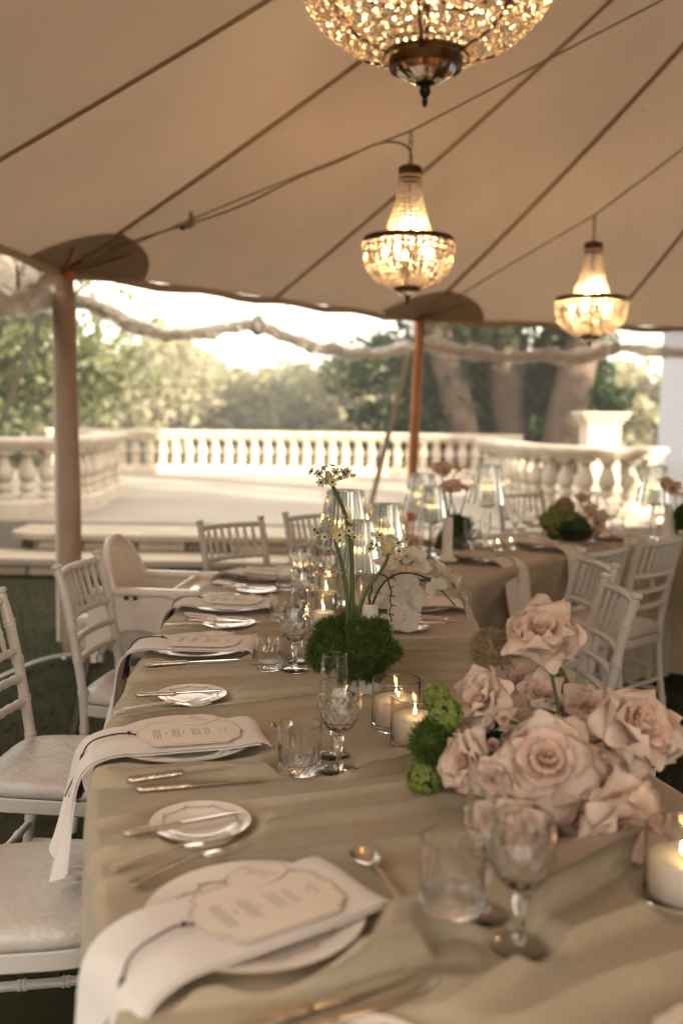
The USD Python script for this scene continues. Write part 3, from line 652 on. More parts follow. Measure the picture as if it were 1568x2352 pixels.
# ---- chandeliers
def chandelier(label, group):
    t = thing('chandelier', label, 'chandelier', group=group)
    obj('rim_band', lathe([(.222, -.014), (.234, -.014), (.238, 0), (.234, .014), (.222, .014), (.222, -.014)], 72), 'bronze', t, smooth=40)
    obj('cap', lathe([(0, .39), (.02, .388), (.05, .378), (.062, .37), (.062, .335), (.056, .33), (0, .33)], 32), 'bronze', t, smooth=40)
    obj('inner_ring', lathe([(.055, .305), (.060, .305), (.060, .315), (.055, .315), (.055, .305)], 32), 'bronze', t)
    obj('stem_rod', tube([(0, 0, -.27), (0, 0, .36)], .006, 8), 'bronze', t)
    obj('bottom_ring', lathe([(.052, -.262), (.066, -.268), (.070, -.256), (.068, -.232), (.058, -.226), (.052, -.24), (.052, -.262)], 40), 'bronze', t, smooth=40)
    obj('bottom_bowl', lathe([(.060, -.262), (.052, -.276), (.034, -.288), (.010, -.295), (0, -.295)], 24, mod=lambda th, z, i: -.002 * np.abs(np.sin(6 * th + 40 * z))), 'crystal', t)
    obj('finial', lathe([(0, -.285), (.018, -.287), (.019, -.293), (.008, -.298), (.011, -.305), (.009, -.312), (.004, -.318), (.006, -.325), (.003, -.333), (0, -.335)], 16), 'bronze_black', t, smooth=True)
    for k in range(3):
        th = np.linspace(0, 2 * PI, 15)
        lp = np.stack([.008 * np.cos(th), 0 * th, .022 * np.sin(th)], -1)
        if k % 2: lp = lp[:, [1, 0, 2]]
        obj('chain_link', tube(lp + [0, 0, .41 + .036 * k], .0028, 6, caps=False), 'bronze', t, smooth=True)
    obj('chain_hook', tube([(-.008, 0, .50), (-.006, 0, .55), (0, 0, .56), (.006, 0, .55), (.008, 0, .50)], .003, 6), 'bronze', t)
    # basket frame ribs
    for k in range(6):
        a = k * PI / 3 + .26; r_ = np.array([.226, .218, .19, .14, .066]); z_ = np.array([-.01, -.09, -.165, -.225, -.25])
        obj('frame_rib', tube(np.stack([r_ * math.cos(a), r_ * math.sin(a), z_], -1), .0028, 5), 'bronze', t)
    bead = ico(1.0, 1)
    def string(pts, rads):
        return join(*[(bead[0] * r + p, bead[1]) for p, r in zip(pts, rads)])
    NS = 21
    z = np.linspace(.322, .022, 14); r = np.interp(z, [.02, .06, .12, .22, .325], [.120, .108, .086, .066, .054])
    one = string([(a_, 0, b_) for a_, b_ in zip(r, z)], np.interp(z, [.02, .32], [.0112, .0085]))
    for k in range(NS):
        obj('bead_strand', moved(one, pose((0, 0, 0), 2 * PI * k / NS)), 'crystal', t)
    NB = 38
    top = string([(.234, 0, -.030), (.231, 0, -.056)], [.0135, .012])
    prism = lathe([(0, -.131), (.004, -.128), (.0068, -.118), (.0068, -.080), (.004, -.071), (0, -.069)], 6)
    prism = moved(prism, pose((.228, 0, 0)))
    zz = np.array([-.142, -.160, -.177, -.193, -.207, -.219, -.230, -.238, -.244]); rr = np.array([.216, .205, .191, .174, .155, .134, .112, .090, .072])
    low = string([(a_, 0, b_) for a_, b_ in zip(rr, zz)], np.linspace(.0125, .007, len(zz)))
    for k in range(NB):
        m = pose((0, 0, 0), 2 * PI * (k + .5 * (k % 2) * 0) / NB)
        obj('bead_pair', moved(top, m), 'crystal', t); obj('prism_drop', moved(prism, m), 'crystal', t); obj('swag_strand', moved(low, m), 'crystal', t)
    inner = []
    for k in range(24):
        a = 2 * PI * (k + .5) / 24
        inner.append(string([((q * math.cos(a)), q * math.sin(a), w) for q, w in ((.19, -.045), (.185, -.12), (.165, -.165), (.13, -.195), (.10, -.215))], [.009, .009, .0085, .008, .007]))
    p = obj('inner_beads', join(*inner), 'crystal', t); p.SetCustomDataByKey('kind', 'stuff')
    bulb = lathe([(0, -.005), (.008, 0), (.013, .014), (.015, .026), (.011, .042), (.004, .056), (0, .058)], 12)
    for k in range(5):
        a = 2 * PI * k / 5 + .3
        obj('candle_sleeve', tube([(.125 * math.cos(a), .125 * math.sin(a), -.125), (.125 * math.cos(a), .125 * math.sin(a), -.085)], .011, 10), 'vase_white', t)
        obj('bulb', moved(bulb, pose((.125 * math.cos(a), .125 * math.sin(a), -.08), 0, .85)), 'bulb_glow', t)
        obj('lamp_arm', tube(spline([(0, 0, -.11), (.06 * math.cos(a), .06 * math.sin(a), -.15), (.125 * math.cos(a), .125 * math.sin(a), -.125)], 8), .004, 6), 'bronze', t)
    for k in range(3):
        a = 2 * PI * k / 3
        obj('bulb', moved(bulb, pose((.045 * math.cos(a), .045 * math.sin(a), .04), 0, .8)), 'bulb_glow', t)
    return t
CK = Kit(chandelier)
for (x, y, z), lab, tl in zip(CH, ('nearest crystal chandelier, cut off by the top of the photograph', 'middle crystal basket chandelier hanging left of centre by its chain', 'smaller-looking farthest crystal chandelier at the right'), (0, 0, 0)):
    CK.put(lab, group='crystal chandeliers', m=pose((x, y, z), .1, .925))
for x, y, z in CH:
    L = UsdLux.SphereLight.Define(stage, numbered('chandelier_light'))
    L.AddTranslateOp().Set(Gf.Vec3d(x + .02, y, z + .075)); L.CreateRadiusAttr(.014); L.CreateIntensityAttr(125.0); L.CreateNormalizeAttr(False); L.CreateColorAttr(Gf.Vec3f(1.0, .56, .26))
    UsdLux.LightAPI(L.GetPrim()); tag(L, None, None)
# ================================================================== tables
LE = [(.10, .40), (-.14, .90), (-.335, 1.38), (-.452, 1.85), (-.523, 2.45), (-.555, 3.0), (-.555, 3.6), (-.46, 4.2), (-.06, 4.80), (.46, 5.40), (1.05, 5.90), (1.95, 6.25), (3.3, 6.4)]
RE_ = [(1.05, .75), (.83, 1.15), (.68, 1.6), (.58, 2.05), (.49, 2.55), (.45, 3.0), (.455, 3.5), (.53, 4.03), (.82, 4.58), (1.2, 5.08), (1.65, 5.42), (2.25, 5.6), (3.3, 5.6)]
TT = np.r_[0, np.cumsum(np.linalg.norm(np.diff((np.array(LE) + np.array(RE_)) / 2, axis=0), axis=1))]
cL, cR = CubicSpline(TT, LE), CubicSpline(TT, RE_)
TOP = 0.75

def ridge_px(pts, amp, far=.10, near=.022):
    w = np.array([at(px, py, z=TOP)[:2] for px, py in pts]); w = w[np.argsort(w[:, 0])]
    return w, amp, far, near
SETS = [(*at(px, py, z=TOP + .01)[:2], ph) for px, py, ph in ((585, 2122, .52), (420, 1706, .26), (460, 1488, .03), (528, 1392, -.04), (610, 1324, -.45))]
PRESS = []
for cx, cy, ph in SETS:
    for x, y, r in ((0, 0, .152), (-.15, -.01, .10), (-.21, -.03, .09), (.19, 0, .06), (.055, .335, .088), (.205, -.195, .04), (.278, -.215, .035), (.290, -.125, .035)):
        PRESS.append((cx + math.cos(ph) * x - math.sin(ph) * y, cy + math.sin(ph) * x + math.cos(ph) * y, r))
for px, py, r in ((908, 1664, .05), (951, 1706, .05), (1562, 2062, .055), (741, 1452, .04), (822, 1428, .045), (1290, 1860, .12)): PRESS.append((*at(px, py, z=TOP + .01)[:2], r))
RIDGES = [ridge_px(*r) for r in (
    ([(235, 1803), (420, 1792), (560, 1790), (700, 1780), (802, 1802), (902, 1778), (1000, 1745)], .014, .10, .016),
    ([(300, 1628), (502, 1608), (726, 1602)], .009, .07, .02), ([(270, 1670), (502, 1644), (740, 1618), (860, 1620)], .010, .07, .02),
    ([(330, 1562), (502, 1550), (714, 1538)], .011, .08, .018), ([(345, 1528), (600, 1515), (705, 1512)], .008, .05, .016),
    ([(900, 1514), (1000, 1518), (1114, 1519)], .012, .07, .016), ([(890, 1540), (1000, 1533), (1125, 1529)], .011, .05, .014), ([(880, 1548), (960, 1556), (1030, 1562)], .008, .05, .016),
    ([(400, 2315), (560, 2296), (700, 2275), (950, 2222), (1130, 2208), (1250, 2118), (1420, 2012), (1480, 1975)], .026, .14, .018),
    ([(232, 1990), (480, 1952), (690, 1905), (1020, 1850)], .010, .08, .03), ([(250, 2050), (470, 1990), (830, 1962), (1060, 1925)], .008, .08, .03),
    ([(240, 1900), (330, 1880), (700, 1850), (1010, 1822)], .006, .08, .03),
    ([(380, 1462), (560, 1452), (705, 1449)], .008, .06, .016), ([(410, 1432), (600, 1437), (700, 1435)], .006, .06, .02), ([(900, 1480), (1100, 1478)], .006, .06, .02),
    ([(1000, 1385), (1075, 1387)], .008, .06, .02), ([(980, 1345), (1060, 1350)], .008, .06, .02), ([(450, 1405), (600, 1403)], .008, .05, .02),
    ([(1010, 2330), (1300, 2190), (1568, 2060)], .009, .10, .05), ([(1180, 2352), (1568, 2200)], .008, .12, .06))]
def cloth_h(x, y):
    x, y = np.asarray(x, float), np.asarray(y, float)
    h = np.zeros(np.broadcast(x, y).shape)
    press = np.ones(h.shape)
    for cx, cy, r in PRESS: press = press * np.clip((np.hypot(x - cx, y - cy) - r) / .03, 0.10, 1)
    for w, amp, far, near in RIDGES:
        yr = np.interp(x, w[:, 0], w[:, 1]) + .006 * np.sin(x * 21 + amp * 900)
        fade = np.clip((x - w[0, 0] + .10) / .12, 0, 1) * np.clip((w[-1, 0] + .10 - x) / .12, 0, 1)
        d = y - yr
        h += 2.8 * amp * fade * press * np.where(d > 0, np.exp(-(d / far) ** 1.5), np.exp(-(d / (near * .55)) ** 2))
    q = np.stack([x * 1.1, y * 9.0, 0 * x], -1)
    return h + .012 * (meshkit.fbm(q, 3, 21) - .45) * (.4 + .6 * press)
def cloth_shift(x, y):
    """How far the crest of each fold rolls over towards its steep side."""
    s = np.zeros(np.shape(x)); press = np.ones(np.shape(x))
    for cx, cy, r in PRESS: press = press * np.clip((np.hypot(x - cx, y - cy) - r) / .03, 0.0, 1)
    for w, amp, far, near in RIDGES:
        yr = np.interp(x, w[:, 0], w[:, 1]) + .006 * np.sin(x * 21 + amp * 900)
        fade = np.clip((x - w[0, 0] + .10) / .12, 0, 1) * np.clip((w[-1, 0] + .10 - x) / .12, 0, 1)
        d = y - yr
        s -= 2.0 * amp * fade * press * np.exp(-((d - .006) / np.where(d > .006, .035, .010)) ** 2)
    return s
def th(x, y, r=0.0):
    """Height of the cloth under a thing that stands at (x, y)."""
    if r:
        a = np.arange(8) * PI / 4
        return TOP + float(np.max(cloth_h(np.r_[x, x + r * np.cos(a)], np.r_[y, y + r * np.sin(a)])))
    return TOP + float(cloth_h(x, y))

CHAIRS = [(-.665, 1.93, .18), (-.74, 2.66, -.06), (-.67, 3.45, -.13), (-.36, 4.62, -.83), (.02, 5.09, -.80), (.40, 5.46, -.75), (.62, 3.10, PI - .02), (.70, 3.66, PI + .10), (.90, 4.24, PI - .78), (1.26, 4.62, PI - .80)]
tb = thing('dining_table', 'long curving plywood table under the taupe linen cloth', 'table')
def strip(t0, t1, n, inset, z0, z1):
    tt = np.linspace(t0, t1, n); a, b = cL(tt), cR(tt); d = (b - a) / np.linalg.norm(b - a, axis=1, keepdims=True); a, b = a + d * inset, b - d * inset
    return slab(np.stack([np.c_[a, 0 * tt + z1], np.c_[b, 0 * tt + z1]], 1)[:, ::-1], z1 - z0)
for k in range(5):
    u0, u1 = TT[-1] * k / 5 + .02, TT[-1] * (k + 1) / 5 - .02
    obj('table_board', strip(u0, u1, 14, .04, .70, .722), 'table_ply', tb)
    for u in (u0 + .12, u1 - .12):
        for f_ in (.3, .7):
            q = cL(u) * (1 - f_) + cR(u) * f_
            obj('leg', tube([(q[0], q[1], 0), (q[0], q[1], .70)], .018, 10), 'steel', tb)

tt = np.r_[np.linspace(0, 4.9, 1700), np.linspace(4.9, TT[-1], 240)[1:]]; n = len(tt); a, b = cL(tt), cR(tt); dv = (b - a); W = np.linalg.norm(dv, axis=1, keepdims=True); dv = dv / W
rows = []
def skirt(edge, out, side, seed):
    s = np.r_[0, np.cumsum(np.linalg.norm(np.diff(edge, axis=0), axis=1))]
    cols = []
    for zz in np.r_[np.linspace(.015, .60, 16), np.linspace(.64, TOP - .03, 4)]:
        dep = np.clip((TOP - .03 - zz) / .72, 0, 1)
        amp = (.034 if side > 0 else .016) * dep ** .7
        far = np.clip((tt - 4.2) / .8, 0, 1)
        fr = 44 if side > 0 else 30
        wv = np.sin(s * fr + 1.7 * np.sin(s * 3.1 + seed) + .5 * np.sin(s * 11 + zz * 3)) + .35 * np.sin(s * fr * 2.1 + seed)
        push = np.zeros(n)
        for cx, cy, ph in CHAIRS:
            d = np.hypot(edge[:, 0] - cx, edge[:, 1] - cy)
            push = np.maximum(push, .15 * np.exp(-(np.maximum(d - .28, 0) / .10) ** 2) * np.clip((.72 - zz) / .2, 0, 1))
        o = .024 + amp * (.9 + wv * (.55 + .45 * far)) + .012 * dep - push
        cols.append(np.c_[edge + out * o[:, None], np.full(n, zz)])
    for q in np.linspace(.15, 1, 4) * PI / 2:
        cols.append(np.c_[edge + out * (.024 * math.cos(q)), TOP - .03 + .03 * math.sin(q) + cloth_h(edge[:, 0], edge[:, 1]) * math.sin(q)])
    return cols
rows += skirt(a, -dv, -1, .3)
for u in np.linspace(0.002, .998, 96):
    p = a + dv * W * u
    rows.append(np.c_[p[:, 0], p[:, 1] + cloth_shift(p[:, 0], p[:, 1]) * np.clip(min(u, 1 - u) / .03, 0, 1), TOP + cloth_h(p[:, 0], p[:, 1])])
rows += skirt(b, dv, 1, 2.0)[::-1]
tag(obj('tablecloth', grid(np.stack(rows, 0)), 'linen', smooth=True), 'long taupe linen cloth with soft folds over the curving table', 'tablecloth')

# second table at the right, seen past the chairs
t2 = thing('side_table', 'end of another cloth-covered table behind the right-hand chair', 'table', (2.72, 4.72, 0), -.55)
obj('tabletop', box((0, 0, .72), (1.5, .85, .02)), 'table_ply', t2)
for sx in (-.6, .6):
    for sy in (-.32, .32): obj('leg', tube([(sx, sy, 0), (sx, sy, .71)], .02, 10), 'steel', t2)
ct = []
for zz in np.linspace(.42, .745, 8):
    k = (.745 - zz) / .33; th_ = np.linspace(0, 2 * PI, 120, endpoint=False)
    sx = np.sign(np.cos(th_)) * np.abs(np.cos(th_)) ** .25; sy = np.sign(np.sin(th_)) * np.abs(np.sin(th_)) ** .25
    w = 1 + .03 * k * np.sin(th_ * 14); ct.append(np.c_[(.77 + .02 * k) * sx * w, (.445 + .02 * k) * sy * w, zz + .10 * k * (np.sin(th_ * 2 + .6)) * k])
ct.append(np.c_[.0 * th_, .0 * th_, .752 + 0 * th_])
v, f = grid(np.stack(ct), wrap=True)
tag(obj('short_tablecloth', (v, f), 'linen', smooth=40, m=pose((2.72, 4.72, 0), -.55)), 'short taupe cloth on the table end behind the right-hand chair', 'tablecloth')

# ================================================================== chairs
def ring_tube(path, r, at_, n=12, bump=.0028, wid=.006):
    """A turned bamboo-like bar with raised rings at the given fractions of its length."""
    L = np.linalg.norm(np.diff(path, axis=0), axis=1).sum(); ts = [0, 1]
    for q in at_:
        for e in (-2.2, -1.2, -.5, 0, .5, 1.2, 2.2): ts.append(q + e * wid / L)
    ts = np.unique(np.clip(ts, 0, 1)); cs = spline(path, 60)
    x = np.linspace(0, 1, 60); P = np.c_[[np.interp(ts, x, cs[:, k]) for k in range(3)]].T
    rad = np.full(len(ts), r)
    for q in at_:
        e = np.abs(ts - q) * L / wid; rad = np.maximum(rad, r + bump * np.where(e < .3, .35, np.where(e < 1.3, 1, 0)))
    return tube(P, rad, n)
def chair(label, group):
    t = thing('chiavari_chair', label, 'chair', group=group)
    def bx(z): return np.interp(z, [0, .2, .45, .70, .92], [-.215, -.185, -.172, -.205, -.262])
    for s in (-1, 1):
        zz = np.array([0, .2, .45, .6, .75, .905]); P = np.c_[bx(zz), s * np.interp(zz, [0, .45, .92], [.185, .178, .182]), zz]
        obj('back_post', join(ring_tube(P, .0155, [.13, .26, .40, .535, .66, .785, .905], 14), moved(lathe([(.0155, -.012), (.0125, -.004), (.0125, .004), (.0185, .008), (.019, .016), (.016, .020), (0, .021)], 16), pose(P[-1], 0, 1, (-.22, 0, 1)))), 'chair_white', t, smooth=40)
        P = np.array([[.195, s * .185, 0], [.188, s * .182, .22], [.185, s * .18, .43]])
        obj('front_leg', ring_tube(P, .0155, [.2, .45, .72], 14), 'chair_white', t, smooth=40)
        for z in (.16, .27):
            obj('side_stretcher', ring_tube(np.array([[bx(z), s * .183, z], [0, s * .183, z], [.19, s * .184, z]]), .011, [.25, .5, .75]), 'chair_white', t, smooth=40)
    for z, r, bow in ((.888, .0125, .030), (.738, .0115, .026), (.662, .0115, .024), (.590, .0115, .022)):
        yy = np.linspace(-.18, .18, 9); P = np.c_[bx(z) - bow * (1 - (yy / .18) ** 2), yy, 0 * yy + z]
        obj('back_rail', ring_tube(P, r, np.linspace(.1, .9, 7), 12, .0022), 'chair_white', t, smooth=40)
    for k in range(7):
        y = -.132 + .044 * k; q = 1 - (y / .18) ** 2
        P = np.array([[bx(.738) - .026 * q, y, .738], [bx(.888) - .030 * q, y, .888]]); u = np.linspace(0, 1, 25)
        rad = np.interp(u, [0, .22, .78, 1], [.0052, .0085, .0085, .0052])
        for c_ in (.24, .42, .6, .78): rad = rad + .0022 * np.exp(-((u - c_) / .018) ** 2)
        obj('spindle', tube(P[0] + (P[1] - P[0]) * u[:, None], rad, 10), 'chair_white', t, smooth=40)
    for z in (.2,): obj('front_stretcher', ring_tube(np.array([[.19, -.183, z], [.19, .183, z]]), .011, [.25, .5, .75]), 'chair_white', t, smooth=40)
    obj('rear_stretcher', ring_tube(np.array([[bx(.22), -.183, .22], [bx(.22), .183, .22]]), .011, [.25, .5, .75]), 'chair_white', t, smooth=40)
    def sup(hx, hy, ex, n_=44, taper=.0):
        q = np.linspace(0, 2 * PI, n_, endpoint=False); x = hx * np.sign(np.cos(q)) * np.abs(np.cos(q)) ** ex; y = hy * np.sign(np.sin(q)) * np.abs(np.sin(q)) ** ex
        return np.c_[x, y * (1 + taper * x / hx)]
    fr = []
    for sc, z in ((.97, .405), (1, .41), (1, .441), (.985, .446)): fr.append(np.c_[sup(.205 * sc, .20 * sc, .35, taper=.04) + [.004, 0], np.full(44, z)])
    fr.append(np.c_[np.zeros((44, 2)), np.full(44, .446)]); fr.insert(0, np.c_[np.zeros((44, 2)), np.full(44, .405)])
    obj('seat_frame', grid(np.stack(fr), wrap=True), 'chair_white', t, smooth=35)
    cu = []
    for sc, z in ((.93, .447), (.985, .450), (1.0, .460), (1.0, .472), (.975, .483), (.92, .491), (.82, .497), (.6, .5025), (.3, .505), (.002, .506)): cu.append(np.c_[sup(.208 * sc, .203 * sc, .42, taper=.05) + [.008, 0], np.full(44, z)])
    obj('seat_pad', grid(np.stack(cu), wrap=True), 'chair_pad', t, smooth=True)
    return t
CH_K = Kit(chair)
for (x, y, ph), lab in zip(CHAIRS, ('nearest white chiavari chair, only its seat showing at the lower left', 'white chiavari chair at the left edge, its back cut by the frame', 'white chiavari chair between the left edge chair and the high chair', 'white chiavari chair at the far bend of the table, just right of the high chair', 'white chiavari chair half hidden behind the ribbed glass lamps', 'white chiavari chair beyond the table next to the foot of the orange pole',
        'white chiavari chair directly behind the topmost pink rose on the right', 'white chiavari chair squeezed between the rose and the chair behind it', 'white chiavari chair facing away, left of the chair with the visible seat', 'white chiavari chair farthest to the right with its seat and front legs showing')):
    CH_K.put(lab, (x, y, 0), ph, 'white chiavari chairs around the tables')
for x, y, ph, lab in ((2.45, 6.95, -1.5, 'white chiavari chair beyond the pink arrangement'), (1.35, 6.62, -1.1, 'white chiavari chair behind the tall lamp on the far table')):
    CH_K.put(lab, (x, y, 0), ph, 'white chiavari chairs around the tables')

# ---- high chair
hc = thing('high_chair', 'white plastic baby high chair with a tray pushed against the table', 'high chair', (-.79, 4.02, 0), -.10)
def shell(profile, halfw, n=17, power=.5):
    P = []
    for (x, z, w, lip) in profile:
        u = np.linspace(-1, 1, n); y = w * np.sin(u * PI / 2)
        P.append(np.c_[x + lip * (np.abs(u) ** 2.2), y, z + 0 * u])
    return slab(np.array(P), .014)
prof = [(-.10 - .06 * math.sin(s_) * 0 - .055 * s_, .60 + .32 * s_, .205 * math.sqrt(max(1 - (s_ * .985) ** 3.2, .003)), .10 * (1 - s_ * .7)) for s_ in np.linspace(0, 1, 22)]
obj('backrest', shell(prof, .2), 'highchair_plastic', hc, smooth=True)
obj('seat', box((.02, 0, .585), (.30, .36, .03), .012), 'highchair_plastic', hc)
for s in (-1, 1):
    pl = [(-.185, .46), (-.165, .745), (-.10, .745), (.28, .735), (.28, .69), (.19, .68), (.235, .46), (.20, .455)] + [(.19 - .165 + .165 * math.cos(q), .46 + .135 * math.sin(q)) for q in np.linspace(.15, PI - .15, 12)] + [(-.14, .455)]
    v, f = extrude(pl, .016); v = np.c_[v[:, 0], s * (.205 + v[:, 2] * 1), v[:, 1]]
    obj('side_panel', (v, f), 'highchair_plastic', hc)
    obj('armrest', box((.06, s * .215, .742), (.42, .05, .03), .01), 'highchair_plastic', hc)
    for k in (0, 1): obj('button_hole', lathe([(0, 0), (.009, 0), (.009, .004), (0, .004)], 12), 'dark_plastic', hc, m=pose((-.01 + k * .035, s * .238, .722), 0, 1, (0, s, 0)))
    for x0, x1 in ((-.165, -.25), (.21, .27)):
        obj('leg', tube([(x0, s * .205, .50), (x1, s * .27, 0)], .0155, 12), 'highchair_leg', hc, smooth=True)
obj('tub', lathe([(0, .44), (.10, .445), (.165, .48), (.185, .56), (.19, .60)], 24), 'highchair_plastic', hc, smooth=True)
obj('tray_floor', box((.30, 0, .722), (.30, .42, .012), .004), 'china', hc)
obj('tray_rim', join(box((.445, 0, .735), (.022, .47, .034), .008), box((.30, .225, .735), (.29, .022, .034), .008), box((.30, -.225, .735), (.29, .022, .034), .008), box((.155, 0, .735), (.022, .47, .03), .008)), 'highchair_plastic', hc)
# ================================================================== table ware
def plate_mesh(R, h):
    return lathe([(0, .004), (R * .42, .004), (R * .58, .0045), (R * .64, .008), (R * .80, h * .72), (R * .97, h), (R, h + .0005), (R * 1.003, h - .001), (R * .97, h - .004), (R * .7, h * .45 - .001), (R * .58, 0), (R * .55, 0), (R * .53, .0015), (0, .0015)], 72)
def garland(rr, amp, n, z, w):
    q = np.linspace(0, 2 * PI, 241)[:-1]
    r = rr + amp * np.sin(q * n)
    P = np.stack([np.stack([(r + s) * np.cos(q), (r + s) * np.sin(q), 0 * q + z(r + s)], -1) for s in (-w, w)], 0)
    m = [grid(P, wrap=True)]
    for k in range(n):
        a = 2 * PI * k / n + .13
        for dr, da, sz in ((amp * 1.6, .05, 1), (-amp * 1.2, .12, .8), (amp * .4, -.06, .7)):
            r0, a0 = rr + dr, a + da; c = np.array([r0 * math.cos(a0), r0 * math.sin(a0)]); ang = a0 + PI / 2 + dr * 200
            L = .0042 * sz; e = np.array([math.cos(ang), math.sin(ang)]); f = np.array([-e[1], e[0]])
            pts = [c - e * L, c + f * L * .45, c + e * L, c - f * L * .45]
            m.append((np.array([[*p, z(np.linalg.norm(p)) + .0001] for p in pts]), np.array([[0, 1, 2], [0, 2, 3]])))
    return join(*m)
def rim_line(R, z): return lathe([(R - .0012, z), (R + .0012, z + .0006), (R + .0012, z - .0012), (R - .0012, z)], 72)
def charger(label, group):
    t = thing('charger_plate', label, 'plate', group=group)
    obj('dish', plate_mesh(.150, .020), 'china', t, smooth=40); obj('gilt_rim', rim_line(.1505, .0203), 'gilt', t)
    zf = lambda r: np.interp(r, [.064 * 1.5, .120, .1455], [.0088, .0152, .0206]) + .0004
    obj('garland', garland(.113, .0035, 16, zf, .0011), 'gilt_print', t)
    return t
def bread(label, group):
    t = thing('bread_plate', label, 'plate', group=group)
    obj('dish', plate_mesh(.084, .013), 'china', t, smooth=40); obj('gilt_rim', rim_line(.0843, .0133), 'gilt', t)
    zf = lambda r: np.interp(r, [.053, .067, .081], [.0085, .0100, .0134]) + .0004
    obj('garland', garland(.064, .0028, 9, zf, .0009), 'gilt_print', t)
    return t
def loft(sec, n=12):
    """Sections (x, half width y, half thickness z, z centre) along x."""
    q = np.arange(n) / n * 2 * PI
    P = np.array([np.stack([0 * q + x, w * np.cos(q), zc + tz * np.sin(q)], -1) for x, w, tz, zc in sec])
    v, f = grid(P, wrap=True); k = len(v)
    v = np.vstack([v, P[0].mean(0), P[-1].mean(0)]); i = np.arange(n); j = (i + 1) % n; o = (len(sec) - 1) * n
    return v, np.vstack([f, np.stack([j, i, 0 * i + k], 1), np.stack([i + o, j + o, 0 * i + k + 1], 1)])
HANDLE = [(-.004, .003, .003, .006), (0, .008, .006, .006), (.006, .0105, .0068, .006), (.012, .0090, .006, .006), (.018, .0102, .0066, .006), (.028, .0092, .006, .006), (.06, .0082, .0058, .006), (.082, .0078, .0056, .006), (.086, .0092, .0066, .006), (.090, .0076, .0056, .006), (.095, .0088, .0062, .006), (.099, .0060, .0046, .006)]
def knife(label, group):
    t = thing('table_knife', label, 'knife', group=group)
    obj('handle', loft(HANDLE), 'silver_ornate', t, smooth=40)
    bl = [(.097, .0045, .0022, .006), (.105, .0075, .0016, .006), (.15, .0095, .0011, .006), (.20, .0095, .0009, .006), (.225, .0075, .0008, .006), (.237, .003, .0006, .006)]
    obj('blade', loft(bl, 10), 'silver', t, smooth=40)
    return t
def butter_knife(label, group):
    t = thing('butter_knife', label, 'knife', group=group)
    obj('handle', loft([(x * .92, w * .92, h * .9, z) for x, w, h, z in HANDLE]), 'silver_ornate', t, smooth=40)
    obj('blade', loft([(.089, .0045, .002, .006), (.096, .0072, .0014, .006), (.13, .0082, .001, .006), (.17, .0082, .0009, .006), (.188, .006, .0008, .006), (.197, .0025, .0006, .006)], 10), 'silver', t, smooth=40)
    return t
FH = [(-.002, .002, .001, .004), (.002, .0085, .0018, .004), (.012, .0105, .0022, .004), (.024, .0085, .0022, .005), (.035, .007, .0024, .006), (.07, .0045, .0024, .010), (.105, .0032, .0024, .013), (.118, .0036, .0022, .012)]
def fork(label, group):
    t = thing('table_fork', label, 'fork', group=group)
    obj('handle', loft(FH), 'silver_ornate', t, smooth=40)
    obj('neck', loft([(.117, .0036, .0022, .012), (.128, .010, .0014, .009), (.140, .0125, .0012, .0065), (.150, .0125, .0012, .005)]), 'silver', t, smooth=40)
    for k in range(4):
        y = -.0102 + .0068 * k; x = np.linspace(.147, .198, 7)
        obj('tine', tube(np.c_[x, 0 * x + y * np.interp(x, [.147, .198], [1, .95]), np.interp(x, [.147, .165, .185, .198], [.0053, .004, .0065, .011])], np.linspace(.0016, .0007, 7), 6), 'silver', t, smooth=True)
    return t
def spoon(label, group):
    t = thing('dessert_spoon', label, 'spoon', group=group)
    obj('handle', loft([(x * 1.0, w, h, z) for x, w, h, z in FH]), 'silver_ornate', t, smooth=40)
    u = np.linspace(0, 1, 13)[:, None]; q = np.linspace(0, 2 * PI, 33)[None]
    X = .148 + .034 * u * np.cos(q); Yy = .0225 * u * np.sin(q) * (1 + .12 * np.cos(q)); Z = .003 + .0115 * u ** 2 + 0 * q
    obj('bowl', slab(np.stack([X, Yy, Z], -1), .0014), 'silver', t, smooth=60)
    return t
